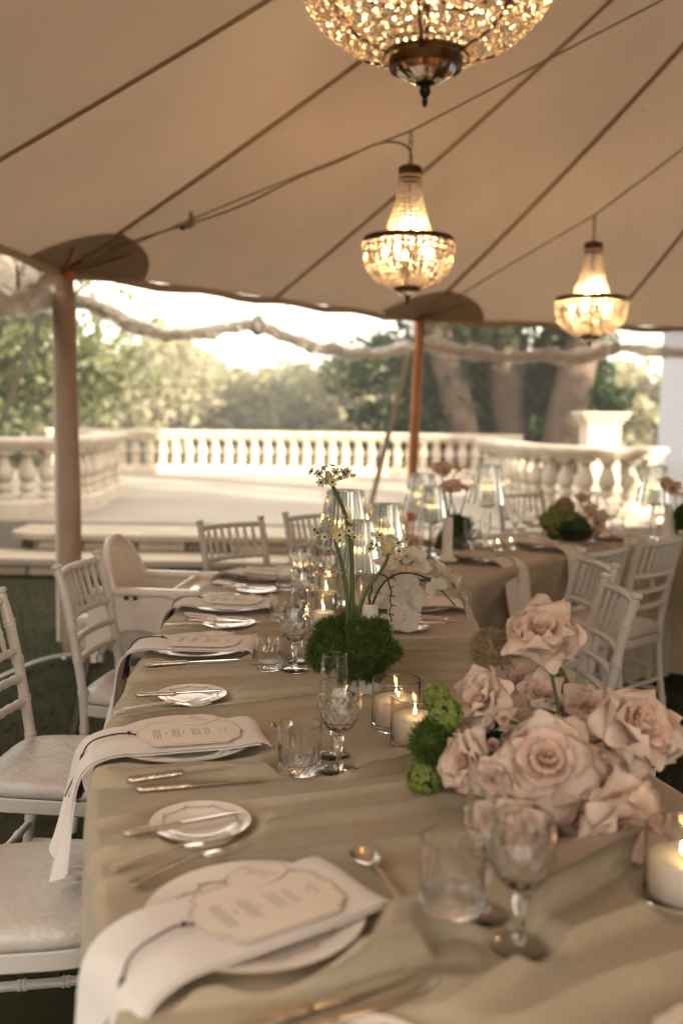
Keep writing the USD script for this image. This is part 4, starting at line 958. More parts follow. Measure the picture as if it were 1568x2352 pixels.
def napkin(label, group, seed=0, hang=.24, narrow=1.0, turn=.0):
    rr = np.random.default_rng(seed)
    path = [(.168, .012), (.155, .022), (.11, .026), (.0, .0262), (-.10, .0262), (-.146, .0255), (-.175, .018), (-.198, .006), (-.216, -.02), (-.225, -.07), (-.230, -.15), (-.232, -.02 - hang)]
    p = spline([(x, 0, z) for x, z in path], 46); k = len(p)
    u = np.linspace(0, 1, k)
    half = np.interp(u, [0, .25, .55, .75, 1], [.088, .086, .082, .084, .088 * narrow])
    off = np.interp(u, [0, .5, .75, 1], [-.012, -.01, -.02, -.045 + turn])
    v = np.linspace(-1, 1, 21)
    P = np.stack([np.stack([p[:, 0] + 0 * s, off + half * s, p[:, 2]], -1) for s in v], 1)
    drop = np.clip((u - .70) / .3, 0, 1)[:, None]
    P[..., 0] += drop * (.016 * np.sin(v * 5.5 + rr.uniform(0, 6))[None] - .012) - drop * .010
    P[..., 2] += (1 - drop) * .0022 * (np.sin(v * 4 + rr.uniform(0, 6))[None] * np.sin(u * 7 + rr.uniform(0, 6))[:, None] + 1)
    P[-8:, :, 2] += np.linspace(0, 1, 8)[:, None] ** 2 * (.045 * v[None] ** 2 + .02 * v[None])
    P[:6, :, 2] += np.linspace(1, 0, 6)[:, None] * .004
    n1 = np.zeros_like(P); d = np.gradient(p, axis=0); nr = np.stack([-d[:, 2], 0 * d[:, 0], d[:, 0]], -1); nr /= np.linalg.norm(nr, axis=1, keepdims=True); nr *= np.sign(nr[20, 2]); n1[:] = nr[:, None]
    t = thing('napkin', label, 'napkin', group=group)
    obj('top_layer', slab(P, .0022, n1), 'napkin_cotton', t, smooth=50)
    P2_ = P[2:-1] - n1[2:-1] * .0042; P2_[..., 1] += -.004
    obj('under_layer', slab(P2_, .0022, n1[2:-1]), 'napkin_cotton', t, smooth=50)
    return t
def card_outline(s=1.0):
    """Half plaque with stepped and ogee corners, mirrored: long side along x (left end hung from a tassel)."""
    half = [(-.112, 0), (-.110, .014), (-.104, .025), (-.095, .032), (-.0875, .0345), (-.087, .049), (-.079, .050), (-.075, .057), (.070, .057), (.079, .053), (.083, .045), (.092, .042), (.101, .036), (.105, .027), (.1035, .018), (.108, .009), (.112, 0)]
    half = [(x * .97, y * 1.30) for x, y in half]
    up = np.array(half)
    for _ in range(2): up = np.vstack([up[:1], np.stack([up[:-1] * .78 + up[1:] * .22, up[:-1] * .22 + up[1:] * .78], 1).reshape(-1, 2), up[-1:]])
    pts = np.vstack([up, np.c_[up[::-1, 0], -up[::-1, 1]][1:-1]])
    c = pts.copy(); r = np.linalg.norm(c, axis=1, keepdims=True); return c * ((r - (1 - s)) / r) if s < 1 else c
def card(label, group, written=True, print_='print_grey'):
    t = thing('menu_card', label, 'menu card', group=group)
    out = card_outline()
    obj('paper', extrude(out, .0016), 'card_paper', t)
    for dist, w in ((.0, .0014), (.0042, .0007)):
        o1, o2 = card_outline(1 - dist - 1e-6) if dist else out, card_outline(1 - dist - w)
        P = np.stack([np.c_[o1, np.full(len(o1), .0018)], np.c_[o2, np.full(len(o1), .0018)]], 0)
        obj('border_line', grid(P, wrap=True), 'card_edge', t)
    # lines of print run across the card (along y)
    rr = np.random.default_rng(4)
    sx_ = 1.25
    for x, wds in ((.075, (.020,)), (.066, (.012,)), (.040, (.034,)), (.033, (.030,)), (.020, (.036,)), (.013, (.030,)), (.007, (.034,)), (-.012, (.008,)), (-.022, (.038,)), (-.028, (.044,)), (-.034, (.036,)), (-.047, (.012,)), (-.060, (.048,)), (-.066, (.054,)), (-.072, (.044,))):
        w = wds[0] * sx_; m = []; y = -w / 2
        while y < w / 2:
            k = rr.uniform(.0022, .006); m.append(box((x, -y - k / 2, .0019), (.0030, k * .8, .0002))); y += k + .0012
        obj('printed_line', join(*m), print_, t)
    return t
def tassel(t, drop=.20):
    a = np.array([-.108, 0, .003])
    pth = spline([a, a + [-.02, .004, .003], a + [-.055, -.006, .004], a + [-.088, -.012, -.004], a + [-.105, -.018, -.03]], 20)
    obj('tassel_cord', tube(pth, .0017, 6), 'tassel_plum', t, smooth=True)
    obj('tassel_knot', ico(.0042, 1, a + [-.014, .002, .004]), 'tassel_plum', t, smooth=True)
    e = pth[-1]; m = []
    rr = np.random.default_rng(2)
    for k in range(26):
        q = rr.normal(size=2) * .0035; s = rr.normal(size=2) * .009
        m.append(tube([e + [q[0] * .4, q[1] * .4, 0], e + [q[0] - .008, q[1], -.025], e + [s[0] - .014, s[1], -.075 - rr.uniform(0, .02)]], .0013, 4))
    obj('tassel_fringe', join(*m), 'tassel_plum', t)
    obj('tassel_band', tube([e + [0, 0, .002], e + [-.003, 0, -.010]], .0045, 8), 'tassel_plum', t, smooth=True)
def name_tag(label, lines=None):
    q = np.linspace(0, 2 * PI, 97)[:-1]; sc = 1 + .05 * np.abs(np.sin(4 * q + .4))
    o = np.c_[.045 * np.cos(q) * sc, .030 * np.sin(q) * sc]
    t = thing('name_card', label, 'name card')
    obj('paper', extrude(o, .0014), 'card_paper', t)
    i1 = o * .985; i2 = o * .962
    obj('border_line', grid(np.stack([np.c_[i1, np.full(96, .0016)], np.c_[i2, np.full(96, .0016)]], 0), wrap=True), 'card_edge', t)
    if lines:
        for k, s in enumerate(lines):
            m = meshkit.text_mesh(s, .0062, .0003); v = np.array(m.vertices); v[:, 0] -= v[:, 0].mean(); v[:, :2] = v[:, :2] @ np.array([[math.cos(-.95), math.sin(-.95)], [-math.sin(-.95), math.cos(-.95)]])
            e = np.array([-math.sin(-.95), math.cos(-.95)]) * (.005 - .0105 * k)
            v[:, :2] += e + [0, 0]; v[:, 2] += .0014
            obj('lettering', (v, np.array(m.faces)), 'print_grey', t)
    return t

def tumbler(label, group):
    t = thing('cut_tumbler', label, 'glass', group=group)
    R, H = .0425, .094
    zo = np.r_[0, .003, np.linspace(.007, .034, 14), np.linspace(.038, .066, 6), .072, H - .002, H]
    def mod(th_, z, i):
        flute = -.0016 * np.abs(np.cos(8 * th_)) * np.clip((.070 - z) / .012, 0, 1) * np.clip((z - .034) / .003, 0, 1)
        dia = -.0022 * np.abs(np.sin(12 * th_ + z * 330) * np.sin(12 * th_ - z * 330)) * (z > .005) * (z < .036)
        return flute + dia
    prof = [(0, 0)] + [(R - .003 if z < .004 else R - .0006 + .0006 * z / H, z) for z in zo] + [(R - .0008, H + .0006), (R - .0018, H)] + [(R - .0026, z) for z in (.07, .04)] + [(R - .004, .022), (R - .010, .017), (0, .0165)]
    obj('body', lathe(prof, 96, mod=lambda th_, z, i: np.where((i >= 1) & (i <= len(zo)), mod(th_, z, i), 0)), 'glass', t, smooth=35)
    return t
def goblet(label, group):
    t = thing('wine_glass', label, 'glass', group=group)
    bo = [(.008, .078), (.020, .084), (.032, .096), (.040, .112), (.0430, .130), (.0425, .150), (.040, .168), (.0385, .176)]
    s = spline([(r, 0, z) for r, z in bo], 34)[:, [0, 2]]
    inner = [(max(r - .0024, .001), z + (.004 if z < .1 else 0)) for r, z in s[::-1]]; inner = [(r, min(z, .176)) for r, z in inner]
    prof = np.array([tuple(x) for x in s] + [(.0374, .1768)] + inner + [(0, .084)])
    k = len(s)
    def mod(th_, z, i):
        cut = np.abs(np.sin(6 * th_ + (z - .12) * 85)) ** .5 * np.abs(np.sin(6 * th_ - (z - .12) * 85)) ** .5
        star = .5 * np.abs(np.sin(24 * th_))
        return np.where(i < k, -.0021 * (1 - cut) * np.clip((.150 - z) / .01, 0, 1) * np.clip((z - .084) / .01, 0, 1), 0)
    obj('bowl', lathe(np.vstack([[(0, .0785)], prof]), 120, mod=lambda th_, z, i: mod(th_, z, i - 1)), 'glass', t, smooth=30)
    obj('stem', lathe([(0, .006), (.010, .0062), (.0075, .014), (.0055, .028), (.0065, .045), (.0095, .060), (.0105, .066), (.0072, .073), (.0085, .0778), (0, .0778)], 8), 'glass', t, smooth=20)
    obj('foot', lathe([(0, 0), (.036, 0), (.0375, .0012), (.036, .0026), (.022, .0044), (.011, .0058), (0, .0058)], 48, mod=lambda th_, z, i: -.0012 * np.abs(np.sin(12 * th_)) * (z > .002)), 'glass', t, smooth=30)
    return t
def flute(label, group):
    t = thing('champagne_flute', label, 'glass', group=group)
    bo = [(.007, .078), (.015, .086), (.022, .102), (.026, .125), (.0275, .150), (.0268, .178), (.0250, .210)]
    s = spline([(r, 0, z) for r, z in bo], 30)[:, [0, 2]]
    inner = [(max(r - .0018, .001), z + (.004 if z < .1 else 0)) for r, z in s[::-1]]; inner = [(r, min(z, .210)) for r, z in inner]
    k = len(s)
    obj('bowl', lathe(np.vstack([[(0, .0782)], s, [(.0244, .2107)], inner, [(0, .083)]]), 72, mod=lambda th_, z, i: np.where(i <= k, -.0013 * np.abs(np.sin(7 * th_)) ** 2 * np.clip((.135 - z) / .02, 0, 1), 0)), 'glass', t, smooth=30)
    obj('stem', lathe([(0, .006), (.009, .0062), (.0065, .016), (.0048, .030), (.006, .05), (.0085, .064), (.0065, .072), (.0075, .0775), (0, .0775)], 8), 'glass', t, smooth=20)
    obj('foot', lathe([(0, 0), (.033, 0), (.0345, .0012), (.033, .0026), (.02, .0044), (.010, .0058), (0, .0058)], 48, mod=lambda th_, z, i: -.0012 * np.abs(np.sin(12 * th_)) * (z > .002)), 'glass', t, smooth=30)
    return t
KITS = {k: Kit(f_) for k, f_ in dict(charger=charger, bread=bread, knife=knife, butter=butter_knife, fork=fork, spoon=spoon, tumbler=tumbler, goblet=goblet, flute=flute).items()}
GR = dict(charger='white gilt-rimmed charger plates', bread='small white bread plates', knife='silver table knives', butter='silver butter knives', fork='silver forks', spoon='silver dessert spoons', tumbler='cut glass tumblers', goblet='cut crystal wine glasses', flute='crystal champagne flutes')
napkin_first, card_first = {}, {}

def setting(cx, cy, ph, who, items='pfFkKsbntwu', name=None, tassels=True, seed=0, hang=.22, cards=True, twist=0.0, far=0.0):
    """A place setting round the plate centre (cx, cy); x of its frame points from the table's edge inward."""
    c_, s_ = math.cos(ph), math.sin(ph)
    mir = 1
    def W(x, y): return cx + c_ * x - s_ * y, cy + s_ * x + c_ * y
    def put(kind, x, y, rz, lab, r=.0, dz=.0005, at_z=None, tilt=None):
        X_, Y_ = W(x, y); z = th(X_, Y_, r) + dz
        if kind in ('knife', 'fork', 'spoon'):                        # lies along the cloth: fitted to it, touching its highest points
            q = np.linspace(.0, .20, 15); hx, hy = X_ + q * math.cos(ph + rz), Y_ + q * math.sin(ph + rz)
            hc = TOP + cloth_h(hx, hy); sl, ic = np.polyfit(q, hc, 1); sl = float(np.clip(sl, -.07, .07)); ic = float(np.mean(hc - sl * q)); z = ic + .75 * np.max(hc - sl * q - ic) + dz; tilt = math.atan(sl)
        if at_z is not None: z = at_z + dz
        m = pose((X_, Y_, z), ph + rz)
        if tilt is not None:
            a_ = pose((0, 0, 0), 0); ct_, st_ = math.cos(tilt), math.sin(tilt); a_[:3, :3] = [[ct_, 0, -st_], [0, 1, 0], [st_, 0, ct_]]; m = m @ a_
        KITS[kind].put(lab, m=m, group=GR[kind])
    if 'p' in items: put('charger', 0, 0, seed * 1.3, f'charger plate of the {who}', .14)
    pz = th(cx, cy, .14)
    if 'n' in items:
        np_ = napkin(f'draped cream napkin at the {who}', 'cream napkins across the plates', seed, hang)
        UsdGeom.Xformable(np_).GetOrderedXformOps()[0].Set(gm(pose((cx, cy, pz + .0005), ph - .06 + twist)))
        if cards:
            X_, Y_ = W(.012, -.012)
            key = 'c'
            m = pose((X_, Y_, pz + .0325), ph - .10 + twist * 1.2)
            cd = card(f'tasselled menu card at the {who}', 'cream menu cards on the napkins'); tassel(cd)
            UsdGeom.Xformable(cd).GetOrderedXformOps()[0].Set(gm(m))
            if name:
                X2, Y2 = W(.035, .066); nt = name_tag(f'scalloped name card at the {who}', name)
                UsdGeom.Xformable(nt).GetOrderedXformOps()[0].Set(gm(pose((X2, Y2, pz + .0350), ph + .08)))
    if 'f' in items: put('fork', -.115, .178, .07, f'inner fork of the {who}')
    if 'F' in items: put('fork', -.135, .212, .04, f'outer fork of the {who}')
    if 'k' in items: put('knife', -.12, -.203, -.01, f'inner knife of the {who}')
    if 'K' in items: put('knife', -.105, -.240, -.02, f'outer knife of the {who}')
    if 's' in items: put('spoon', .197, -.105 + far, PI / 2 - .14, f'silver spoon of the {who}')
    if 'b' in items:
        bz = th(*W(.055, .335), .075)
        put('bread', .055, .335, seed * .7, f'bread plate of the {who}', .075)
        put('butter', -.075, .325, -.03, f'butter knife of the {who}', .0, .0135, bz)
    if 't' in items: put('tumbler', .205, -.195 + far, 0, f'tumbler of the {who}', .04)
    if 'w' in items: put('goblet', .278, -.215, .3, f'wine glass of the {who}', .03)
    if 'u' in items: put('flute', .290, -.125, .1, f'champagne flute of the {who}', .03)
P = lambda px, py: at(px, py, z=TOP + .01)[:2]
setting(*SETS[0], 'nearest place setting at the lower left', name=('CHRISSELDA', 'GEVIRO'), seed=1, hang=.26, twist=.17, far=.03)
setting(*SETS[1], 'second place setting on the left, its spoon showing', name=('CHRISSELDA', 'GEVIRO'), seed=2, hang=.20, twist=.08)
setting(*SETS[2], 'third place setting on the left, below the high chair', name=('GEVIRO',), seed=3)
setting(*SETS[3], 'fourth place setting on the left, beside the high chair tray', seed=4)
setting(*SETS[4], 'fifth place setting, at the bend before the first far chair', seed=5)
for k, (x, y, ph, who) in enumerate(((.22, 4.73, -.82, 'place setting in front of the chair behind the lamps'), (.60, 5.18, -.80, 'place setting before the chair next to the orange pole'))):
    setting(x, y, ph, who, 'pnbtwu', seed=6 + k, cards=False)
setting(.255, 3.50, PI + .02, 'right-hand place setting beyond the white orchid', 'pnbfFkw', seed=9, cards=False, hang=.16)
setting(.29, 4.16, PI - .25, 'right-hand place setting at the inner bend of the table', 'pntw', seed=10, cards=True, hang=.26)
setting(.66, 4.70, PI - .82, 'first place setting on the inner side of the far table', 'pntwu', seed=11, cards=True, hang=.28)
setting(1.06, 5.18, PI - .85, 'second place setting on the inner side of the far table', 'pntwu', seed=12, cards=True, hang=.28)
setting(1.56, 5.62, PI - 1.1, 'third place setting on the inner side of the far table', 'pntwu', seed=13, cards=True, hang=.25)
setting(.42, 2.10, PI + .22, 'right-hand place setting hidden behind the pink roses', 'pn', seed=14, cards=False, hang=.10)
X_, Y_ = P(835, 2440); KITS['bread'].put('bread plate cut off by the bottom edge of the photograph', m=pose((X_, Y_, th(X_, Y_, .05)), .3), group=GR['bread'])
X_, Y_ = P(1715, 2425)
cd = card('menu card corner at the very bottom right', 'cream menu cards on the napkins'); UsdGeom.Xformable(cd).GetOrderedXformOps()[0].Set(gm(pose((X_, Y_, th(X_, Y_, .08) + .004), 2.4)))
# ================================================================== candles and lamps
def flame_mesh(h=.020):
    return lathe([(0, 0), (.0021, .003), (.0032, .007), (.0026, .012), (.0014, h * .86), (0, h)], 10)
def votive(label, group):
    t = thing('votive_candle', label, 'candle', group=group)
    R, H = .051, .104
    obj('cup', lathe([(0, .0), (R - .003, 0), (R, .004), (R, H - .002), (R - .0012, H), (R - .0024, H - .002), (R - .0026, .014), (R - .006, .0095), (0, .009)], 56), 'glass_smoke', t, smooth=35)
    obj('wax', lathe([(0, .0105), (.0425, .0105), (.0445, .0125), (.0445, .060), (.043, .0625), (.030, .0615), (.012, .058), (0, .0575)], 40), 'wax', t, smooth=40)
    obj('wick', tube([(0, 0, .057), (.001, 0, .066)], .0008, 5), 'wick', t); obj('flame', flame_mesh(), 'flame_glow', t, smooth=True, m=pose((.001, 0, .064)))
    return t
def pillar(label, group):
    t = thing('pillar_candle', label, 'candle', group=group)
    R, H = .042, .13
    obj('cylinder', lathe([(0, .0), (R - .002, 0), (R, .003), (R, H - .002), (R - .0012, H), (R - .0024, H - .002), (R - .0024, .008), (0, .006)], 48), 'glass', t, smooth=35)
    obj('wax', lathe([(0, .0075), (.035, .0075), (.035, .070), (.033, .073), (.02, .0715), (0, .069)], 36), 'wax', t, smooth=40)
    obj('wick', tube([(0, 0, .068), (.001, 0, .077)], .0008, 5), 'wick', t); obj('flame', flame_mesh(.021), 'flame_glow', t, smooth=True, m=pose((.001, 0, .075)))
    return t
def glass_lamp(label, group):
    """Ribbed glass shade over a candle on a clear stem; 0.34 m tall."""
    t = thing('ribbed_glass_lamp', label, 'candle lamp', group=group)
    obj('foot', lathe([(0, 0), (.043, 0), (.045, .003), (.043, .007), (.024, .012), (.014, .018), (0, .018)], 40), 'glass', t, smooth=35)
    obj('stem', lathe([(0, .018), (.0125, .018), (.0125, .160), (0, .160)], 14), 'glass', t, smooth=35)
    obj('dish', lathe([(0, .160), (.013, .160), (.030, .166), (.040, .174), (.041, .178), (.036, .1775), (.026, .1715), (0, .1695)], 40), 'glass', t, smooth=35)
    obj('wax', lathe([(0, .171), (.024, .171), (.024, .232), (.022, .235), (0, .231)], 28), 'wax', t, smooth=40)
    obj('flame', flame_mesh(.022), 'flame_glow', t, smooth=True, m=pose((0, 0, .236)))
    n = 216
    z0, z1, r0, r1 = .178, .342, .081, .050
    rib = lambda th_, z, i: np.where(i < 9, .0019 * np.cos(36 * th_), 0)
    out = [(r0 + (r1 - r0) * u, z0 + (z1 - z0) * u) for u in np.linspace(0, 1, 9)]
    inn = [(r - .0034, z) for r, z in out[::-1]]
    obj('shade', lathe(out + [(r1 - .0015, z1 + .0014)] + inn + [out[0]], n, mod=lambda th_, z, i: np.where((i < 9) | (i == 19), .0036 * np.cos(32 * th_), 0)), 'lamp_glass', t, smooth=60)
    return t
VK, PK, LK = Kit(votive), Kit(pillar), Kit(glass_lamp)
def stand(K, label, px, py, group, sc=1.0, rz=0, r=.03):
    q = at(px, py, z=TOP + .008); K.put(label, m=pose((q[0], q[1], th(q[0], q[1], r) + .0006), rz, sc), group=group)
stand(VK, 'lit white candle in a glass cup directly under the green moss ball', 908, 1664, 'white candles in glass cups', 1.06)
stand(VK, 'lit white candle in a glass cup touching the pink roses', 951, 1706, 'white candles in glass cups', 1.0)
stand(VK, 'lit white candle in a glass cup at the right edge in front of the roses', 1562, 2062, 'white candles in glass cups', 1.05)
for px, py, sc, lab in ((741, 1452, 1.0, 'nearest lit candle in a tall glass left of the moss ball'), (748, 1402, 1.0, 'second lit candle behind the moss ball flower stems'), (752, 1364, 1.0, 'third lit candle in the row towards the far chairs'), (700, 1335, .9, 'lit candle beside the far glasses at the bend')):
    stand(PK, lab, px, py, 'candles in tall glasses', sc)
for px, py, sc, lab in ((822, 1428, 1.0, 'nearest ribbed glass candle lamp behind the moss ball'), (789, 1392, 1.22, 'taller ribbed glass lamp behind the left of the moss ball'), (880, 1378, 1.05, 'ribbed glass lamp half hidden by the white orchid'),
        (990, 1276, 1.0, 'ribbed glass lamp on the far table before the orange pole'), (966, 1262, 1.15, 'ribbed glass lamp behind its twin by the orange pole'), (1116, 1248, 1.25, 'tall ribbed glass lamp in front of the left end of the bulging balustrade'), (1497, 1238, 1.22, 'ribbed glass lamp at the right next to the white wall')):
    stand(LK, lab, px, py, 'ribbed glass candle lamps', sc)
for px, py, lab in ((1142, 1262, 'left of two tea lights on the far table'), (1172, 1258, 'right of two tea lights on the far table'), (1350, 1240, 'tea light right of the far flower arrangement'), (1388, 1238, 'tea light farthest right on the far table')):
    stand(VK, lab, px, py, 'white candles in glass cups', .62)

# ================================================================== flowers
def petal(rr, L, W, a0, a1, curl, cup, tip=.10, rad=0.0, nu=11, nv=12):
    """Petal that grows along +z from the axis and leans out along +x: a0 lean at the base, a1 bend, curl of the lip."""
    v = np.linspace(0, 1, nv); u = np.linspace(-1, 1, nu)
    ang = a0 + a1 * v + curl * np.clip((v - .55) / .45, 0, 1) ** 1.6
    dv = 1 / (nv - 1)
    x = rad + L * np.r_[0, np.cumsum((np.sin(ang[1:]) + np.sin(ang[:-1])) / 2) * dv]; z = L * np.r_[0, np.cumsum((np.cos(ang[1:]) + np.cos(ang[:-1])) / 2) * dv]
    w = W * (.30 + .70 * np.sin(np.clip(v * 1.12, 0, 1) * PI / 2) ** .8) * np.sqrt(np.clip(1.0 - .72 * np.clip((v - .60) / .40, 0, 1) ** 2.2, .0, 1))
    P = np.zeros((nv, nu, 3)); ph = rr.uniform(0, 6, 3)
    for i in range(nv):
        nx, nz = math.cos(ang[i]), -math.sin(ang[i])                 # outward normal in the xz plane
        side = u * w[i]
        d = -cup * (u ** 2) * w[i] * (1 - .75 * v[i] ** 2) + curl * .10 * W * (np.abs(u) ** 3) * v[i] ** 2
        d = d + (.05 + .05 * (L > .055)) * W * v[i] * np.sin(u * 3.1 + ph[0] + 2 * v[i]) + .05 * W * v[i] ** 2 * np.sin(u * 7 + ph[1])
        back = -tip * L * (u ** 2) * v[i] ** 2
        P[i, :, 0] = x[i] + nx * d + math.sin(ang[i]) * back
        P[i, :, 1] = side * (1 - .18 * cup * u ** 2)
        P[i, :, 2] = z[i] + nz * d + math.cos(ang[i]) * back
    return P
def rose(name, label, loc, axis, dia, seed, openness=1.0, group='blush roses of the arrangement', stem=None, cat='rose'):
    rr = np.random.default_rng(seed); S = dia / .15
    t = thing(name, label, cat, m=pose(loc, rr.uniform(0, 6), S, axis), group=group)
    k = 0
    o = openness
    rings = [(3, .034, .014, .02, .10, -.30, 1.15, .002, 'rose_core'), (4, .038, .019, .06, .16, -.15, 1.0, .005, 'rose_inner'), (5, .043, .025, .14, .28, .25, .85, .008, 'rose_inner'), (5, .050, .032, .30 * o, .50, .70 * o, .6, .010, 'rose_inner')]
    if o > .55: rings += [(5, .060, .040, .62 * o, .60 * o, 1.1 * o, .42, .010, 'rose_outer'), (5, .072, .048, .98 * o, .40 * o, 1.3 * o, .10, .008, 'rose_outer')]
    if o > .85: rings += [(5, .078, .050, 1.30 * o, .30, 1.15, .06, .004, 'rose_outer')]
    for n_, L, W, a0, a1, cu, cup, rad, m_ in rings:
        ph = rr.uniform(0, 6)
        for j in range(n_):
            jit = rr.normal(0, 1, 5)
            Pm = petal(rr, L * (1 + .11 * jit[0]), W * (1 + .10 * jit[1]), a0 + (.05 + .12 * (L > .05)) * jit[2], a1 + .08 * jit[3], cu + .26 * jit[4], cup, .10 + .42 * (o > .6) * (L > .055), rad)
            obj('petal', moved(slab(Pm, .0007), pose((0, 0, 0), ph + 2 * PI * j / n_ + .2 * jit[0])), m_, t, smooth=True)
    obj('calyx', lathe([(0, -.012), (.006, -.011), (.010, -.002), (.012, .006), (0, .007)], 12), 'rose_leaf', t, smooth=True)
    if stem is not None:
        e = np.linalg.inv(pose(loc, 0, 1))  # noqa
        st = tube(spline([loc, (np.asarray(loc) * .6 + np.asarray(stem) * .4) + [.004, 0, .01], stem], 12), .0034, 7)
        im = np.linalg.inv(np.array(UsdGeom.Xformable(t.GetPrim() if hasattr(t, 'GetPrim') else t).GetLocalTransformation()).T)
        obj('stem', moved(st, im), 'flower_stem', t, smooth=True)
    return t
toward = lambda p: (EYE - np.asarray(p)) / np.linalg.norm(EYE - np.asarray(p))
def R(px, py, Yd, dia_px, ax, seed, label, o=1.0, **kw):
    p = at(px, py, Y=Yd); d = dia_px * Yd / FPX
    c_ = toward(p) * ax[0] + np.array([ax[1], 0, ax[2]]); c_ /= np.linalg.norm(c_)
    loc = p - c_ * d * .18
    return rose(kw.pop('name', 'rose'), label, loc, c_, d * 1.20, seed, o, **kw)
base = at(1300, 1860, z=TOP + .01); base[1] = 1.72; base[0] = at(1290, 1860, Y=1.72)[0]
bowl = thing('flower_bowl', 'black bowl nearly hidden under the pink roses', 'bowl', (base[0], base[1], th(base[0], base[1], .08)))
obj('body', lathe([(0, 0), (.05, 0), (.085, .02), (.10, .055), (.102, .075), (.096, .076), (.08, .03), (0, .012)], 40), 'bowl_black', bowl, smooth=40)
obj('foam', lathe([(0, .012), (.085, .03), (.092, .07), (.06, .10), (0, .115)], 24), 'moss_core', bowl, smooth=True)
core = np.array([base[0], base[1], TOP + .09])
R(1245, 1448, 1.86, 172, (.55, .0, .75), 1, 'tallest open pink rose standing above the rest', stem=core)
R(1098, 1606, 1.80, 140, (.45, -.65, .55), 2, 'pale pink rose at the upper left beside the candle cup', stem=core)
R(1248, 1598, 1.86, 118, (.7, .05, .6), 3, 'cupped pink rose right below the tallest rose', .62, stem=core)
R(1346, 1626, 1.84, 118, (.65, .15, .5), 4, 'half open pink rose between the cupped rose and the big right rose', .7, stem=core)
R(1157, 1652, 1.70, 66, (.9, -.15, .2), 5, 'small peach spray rose left of the big central rose, upper', .5, group='small spray roses', stem=core)
R(1133, 1714, 1.68, 66, (.85, -.3, .2), 6, 'small peach spray rose left of the big central rose, lower', .5, group='small spray roses', stem=core)
R(1062, 1748, 1.66, 132, (.6, -.7, .05), 7, 'pink rose drooping at the far left of the bunch', .92, stem=core)
R(1258, 1748, 1.58, 214, (1.0, -.05, .22), 8, 'largest open pink rose in the centre of the bunch', stem=core)
R(1380, 1768, 1.64, 116, (.9, .3, .1), 9, 'ring-shaped half open rose right of the largest rose', .62, stem=core)
R(1474, 1668, 1.66, 200, (.7, .55, .40), 10, 'wide open pale rose at the right edge', stem=core)
R(1138, 1790, 1.60, 112, (.9, -.2, -.1), 11, 'pink rose behind the front wine glass, upper', .7, stem=core)
R(1204, 1905, 1.50, 150, (.95, -.05, -.2), 12, 'pink rose low in the bunch behind the front wine glass', .8, stem=core)
R(1432, 1912, 1.49, 215, (.80, .35, -.22), 13, 'lowest right open rose touching the cloth', stem=core)
R(1440, 1812, 1.60, 80, (.9, .4, -.05), 14, 'small bud rose above the lowest right rose', .5, group='small spray roses', stem=core)
R(1118, 1888, 1.55, 105, (.9, -.4, -.25), 15, 'small pink rose at the lower left behind the glass bowl', .6, stem=core)
R(1330, 1690, 1.74, 120, (.9, .2, .3), 16, 'pink rose wedged between the largest rose and the right rose', .65, stem=core)
R(1195, 1560, 1.92, 90, (.6, -.2, .7), 17, 'pale pink rose at the back of the bunch', .6, stem=core)
R(1180, 1700, 1.76, 110, (.8, -.2, .4), 19, 'pale rose behind the spray roses', .7, stem=core)
R(1225, 1670, 1.84, 120, (.7, .0, .6), 20, 'pale rose behind the top of the largest rose', .8, stem=core)
R(1290, 1640, 1.86, 110, (.7, .1, .6), 21, 'pale rose filling between the cupped and half open roses', .8, stem=core)
R(1400, 1700, 1.76, 120, (.8, .2, .4), 22, 'pale rose behind the ring-shaped rose', .8, stem=core)
R(1100, 1690, 1.78, 90, (.6, -.5, .4), 23, 'small pale rose between the upper left rose and drooping rose', .7, stem=core)
R(1395, 1845, 1.62, 96, (.9, .2, -.2), 24, 'pink rose above the lowest right rose', .7, stem=core)
R(1315, 1868, 1.58, 120, (.9, .1, -.3), 18, 'shaded pink rose under the largest rose', .6, stem=core)

def cluster(name, label, cat, loc, r, n, seed, mat_, core_mat, sz=.006):
    rr = np.random.default_rng(seed); t = thing(name, label, cat, loc)
    obj('core', ico(r * .80, 2), core_mat, t, smooth=True)
    d = rr.normal(size=(n, 3)); d /= np.linalg.norm(d, axis=1, keepdims=True); m = []
    lump = meshkit.fbm(d * 2.6 + seed, 3, seed)[:, None]
    for q, l in zip(d, lump):
        p = q * r * (.80 + .34 * l)
        for k in range(4):
            a = k * PI / 2 + rr.uniform(-.3, .3); s = sz * rr.uniform(.8, 1.3)
            B = pose(p, a, 1, q + rr.normal(size=3) * .25)
            m.append((np.array([[0, 0, 0], [s * .6, s * .55, s * .25], [s * 1.15, 0, s * .35], [s * .6, -s * .55, s * .25]]) @ B[:3, :3].T + B[:3, 3], np.array([[0, 1, 2], [0, 2, 3]])))
    p = obj('florets', join(*m), mat_, t); p.SetCustomDataByKey('kind', 'stuff')
    return t
for px, py, Yd, dp, sd, lab in ((1022, 1644, 1.74, 76, 1, 'lime green viburnum head left of the pale pink rose'), (1004, 1602, 1.78, 60, 2, 'small lime green viburnum head above its larger twin'), (975, 1790, 1.72, 78, 3, 'lime green viburnum head resting on the cloth at the left'), (1262, 1566, 1.92, 80, 4, 'lime green viburnum head under the tallest rose')):
    cluster('viburnum_head', lab, 'green flower', at(px, py, Y=Yd), dp * Yd / FPX / 2, 330, sd, 'viburnum_green', 'moss_core', .0058)
def bristle(name, label, cat, loc, r, n, seed, mat_, core_mat, L=.018, w=.0011, axis=None, cup=False):
    rr = np.random.default_rng(seed)
    d = rr.normal(size=(n, 3)); d /= np.linalg.norm(d, axis=1, keepdims=True)
    return d, r, L, w, rr
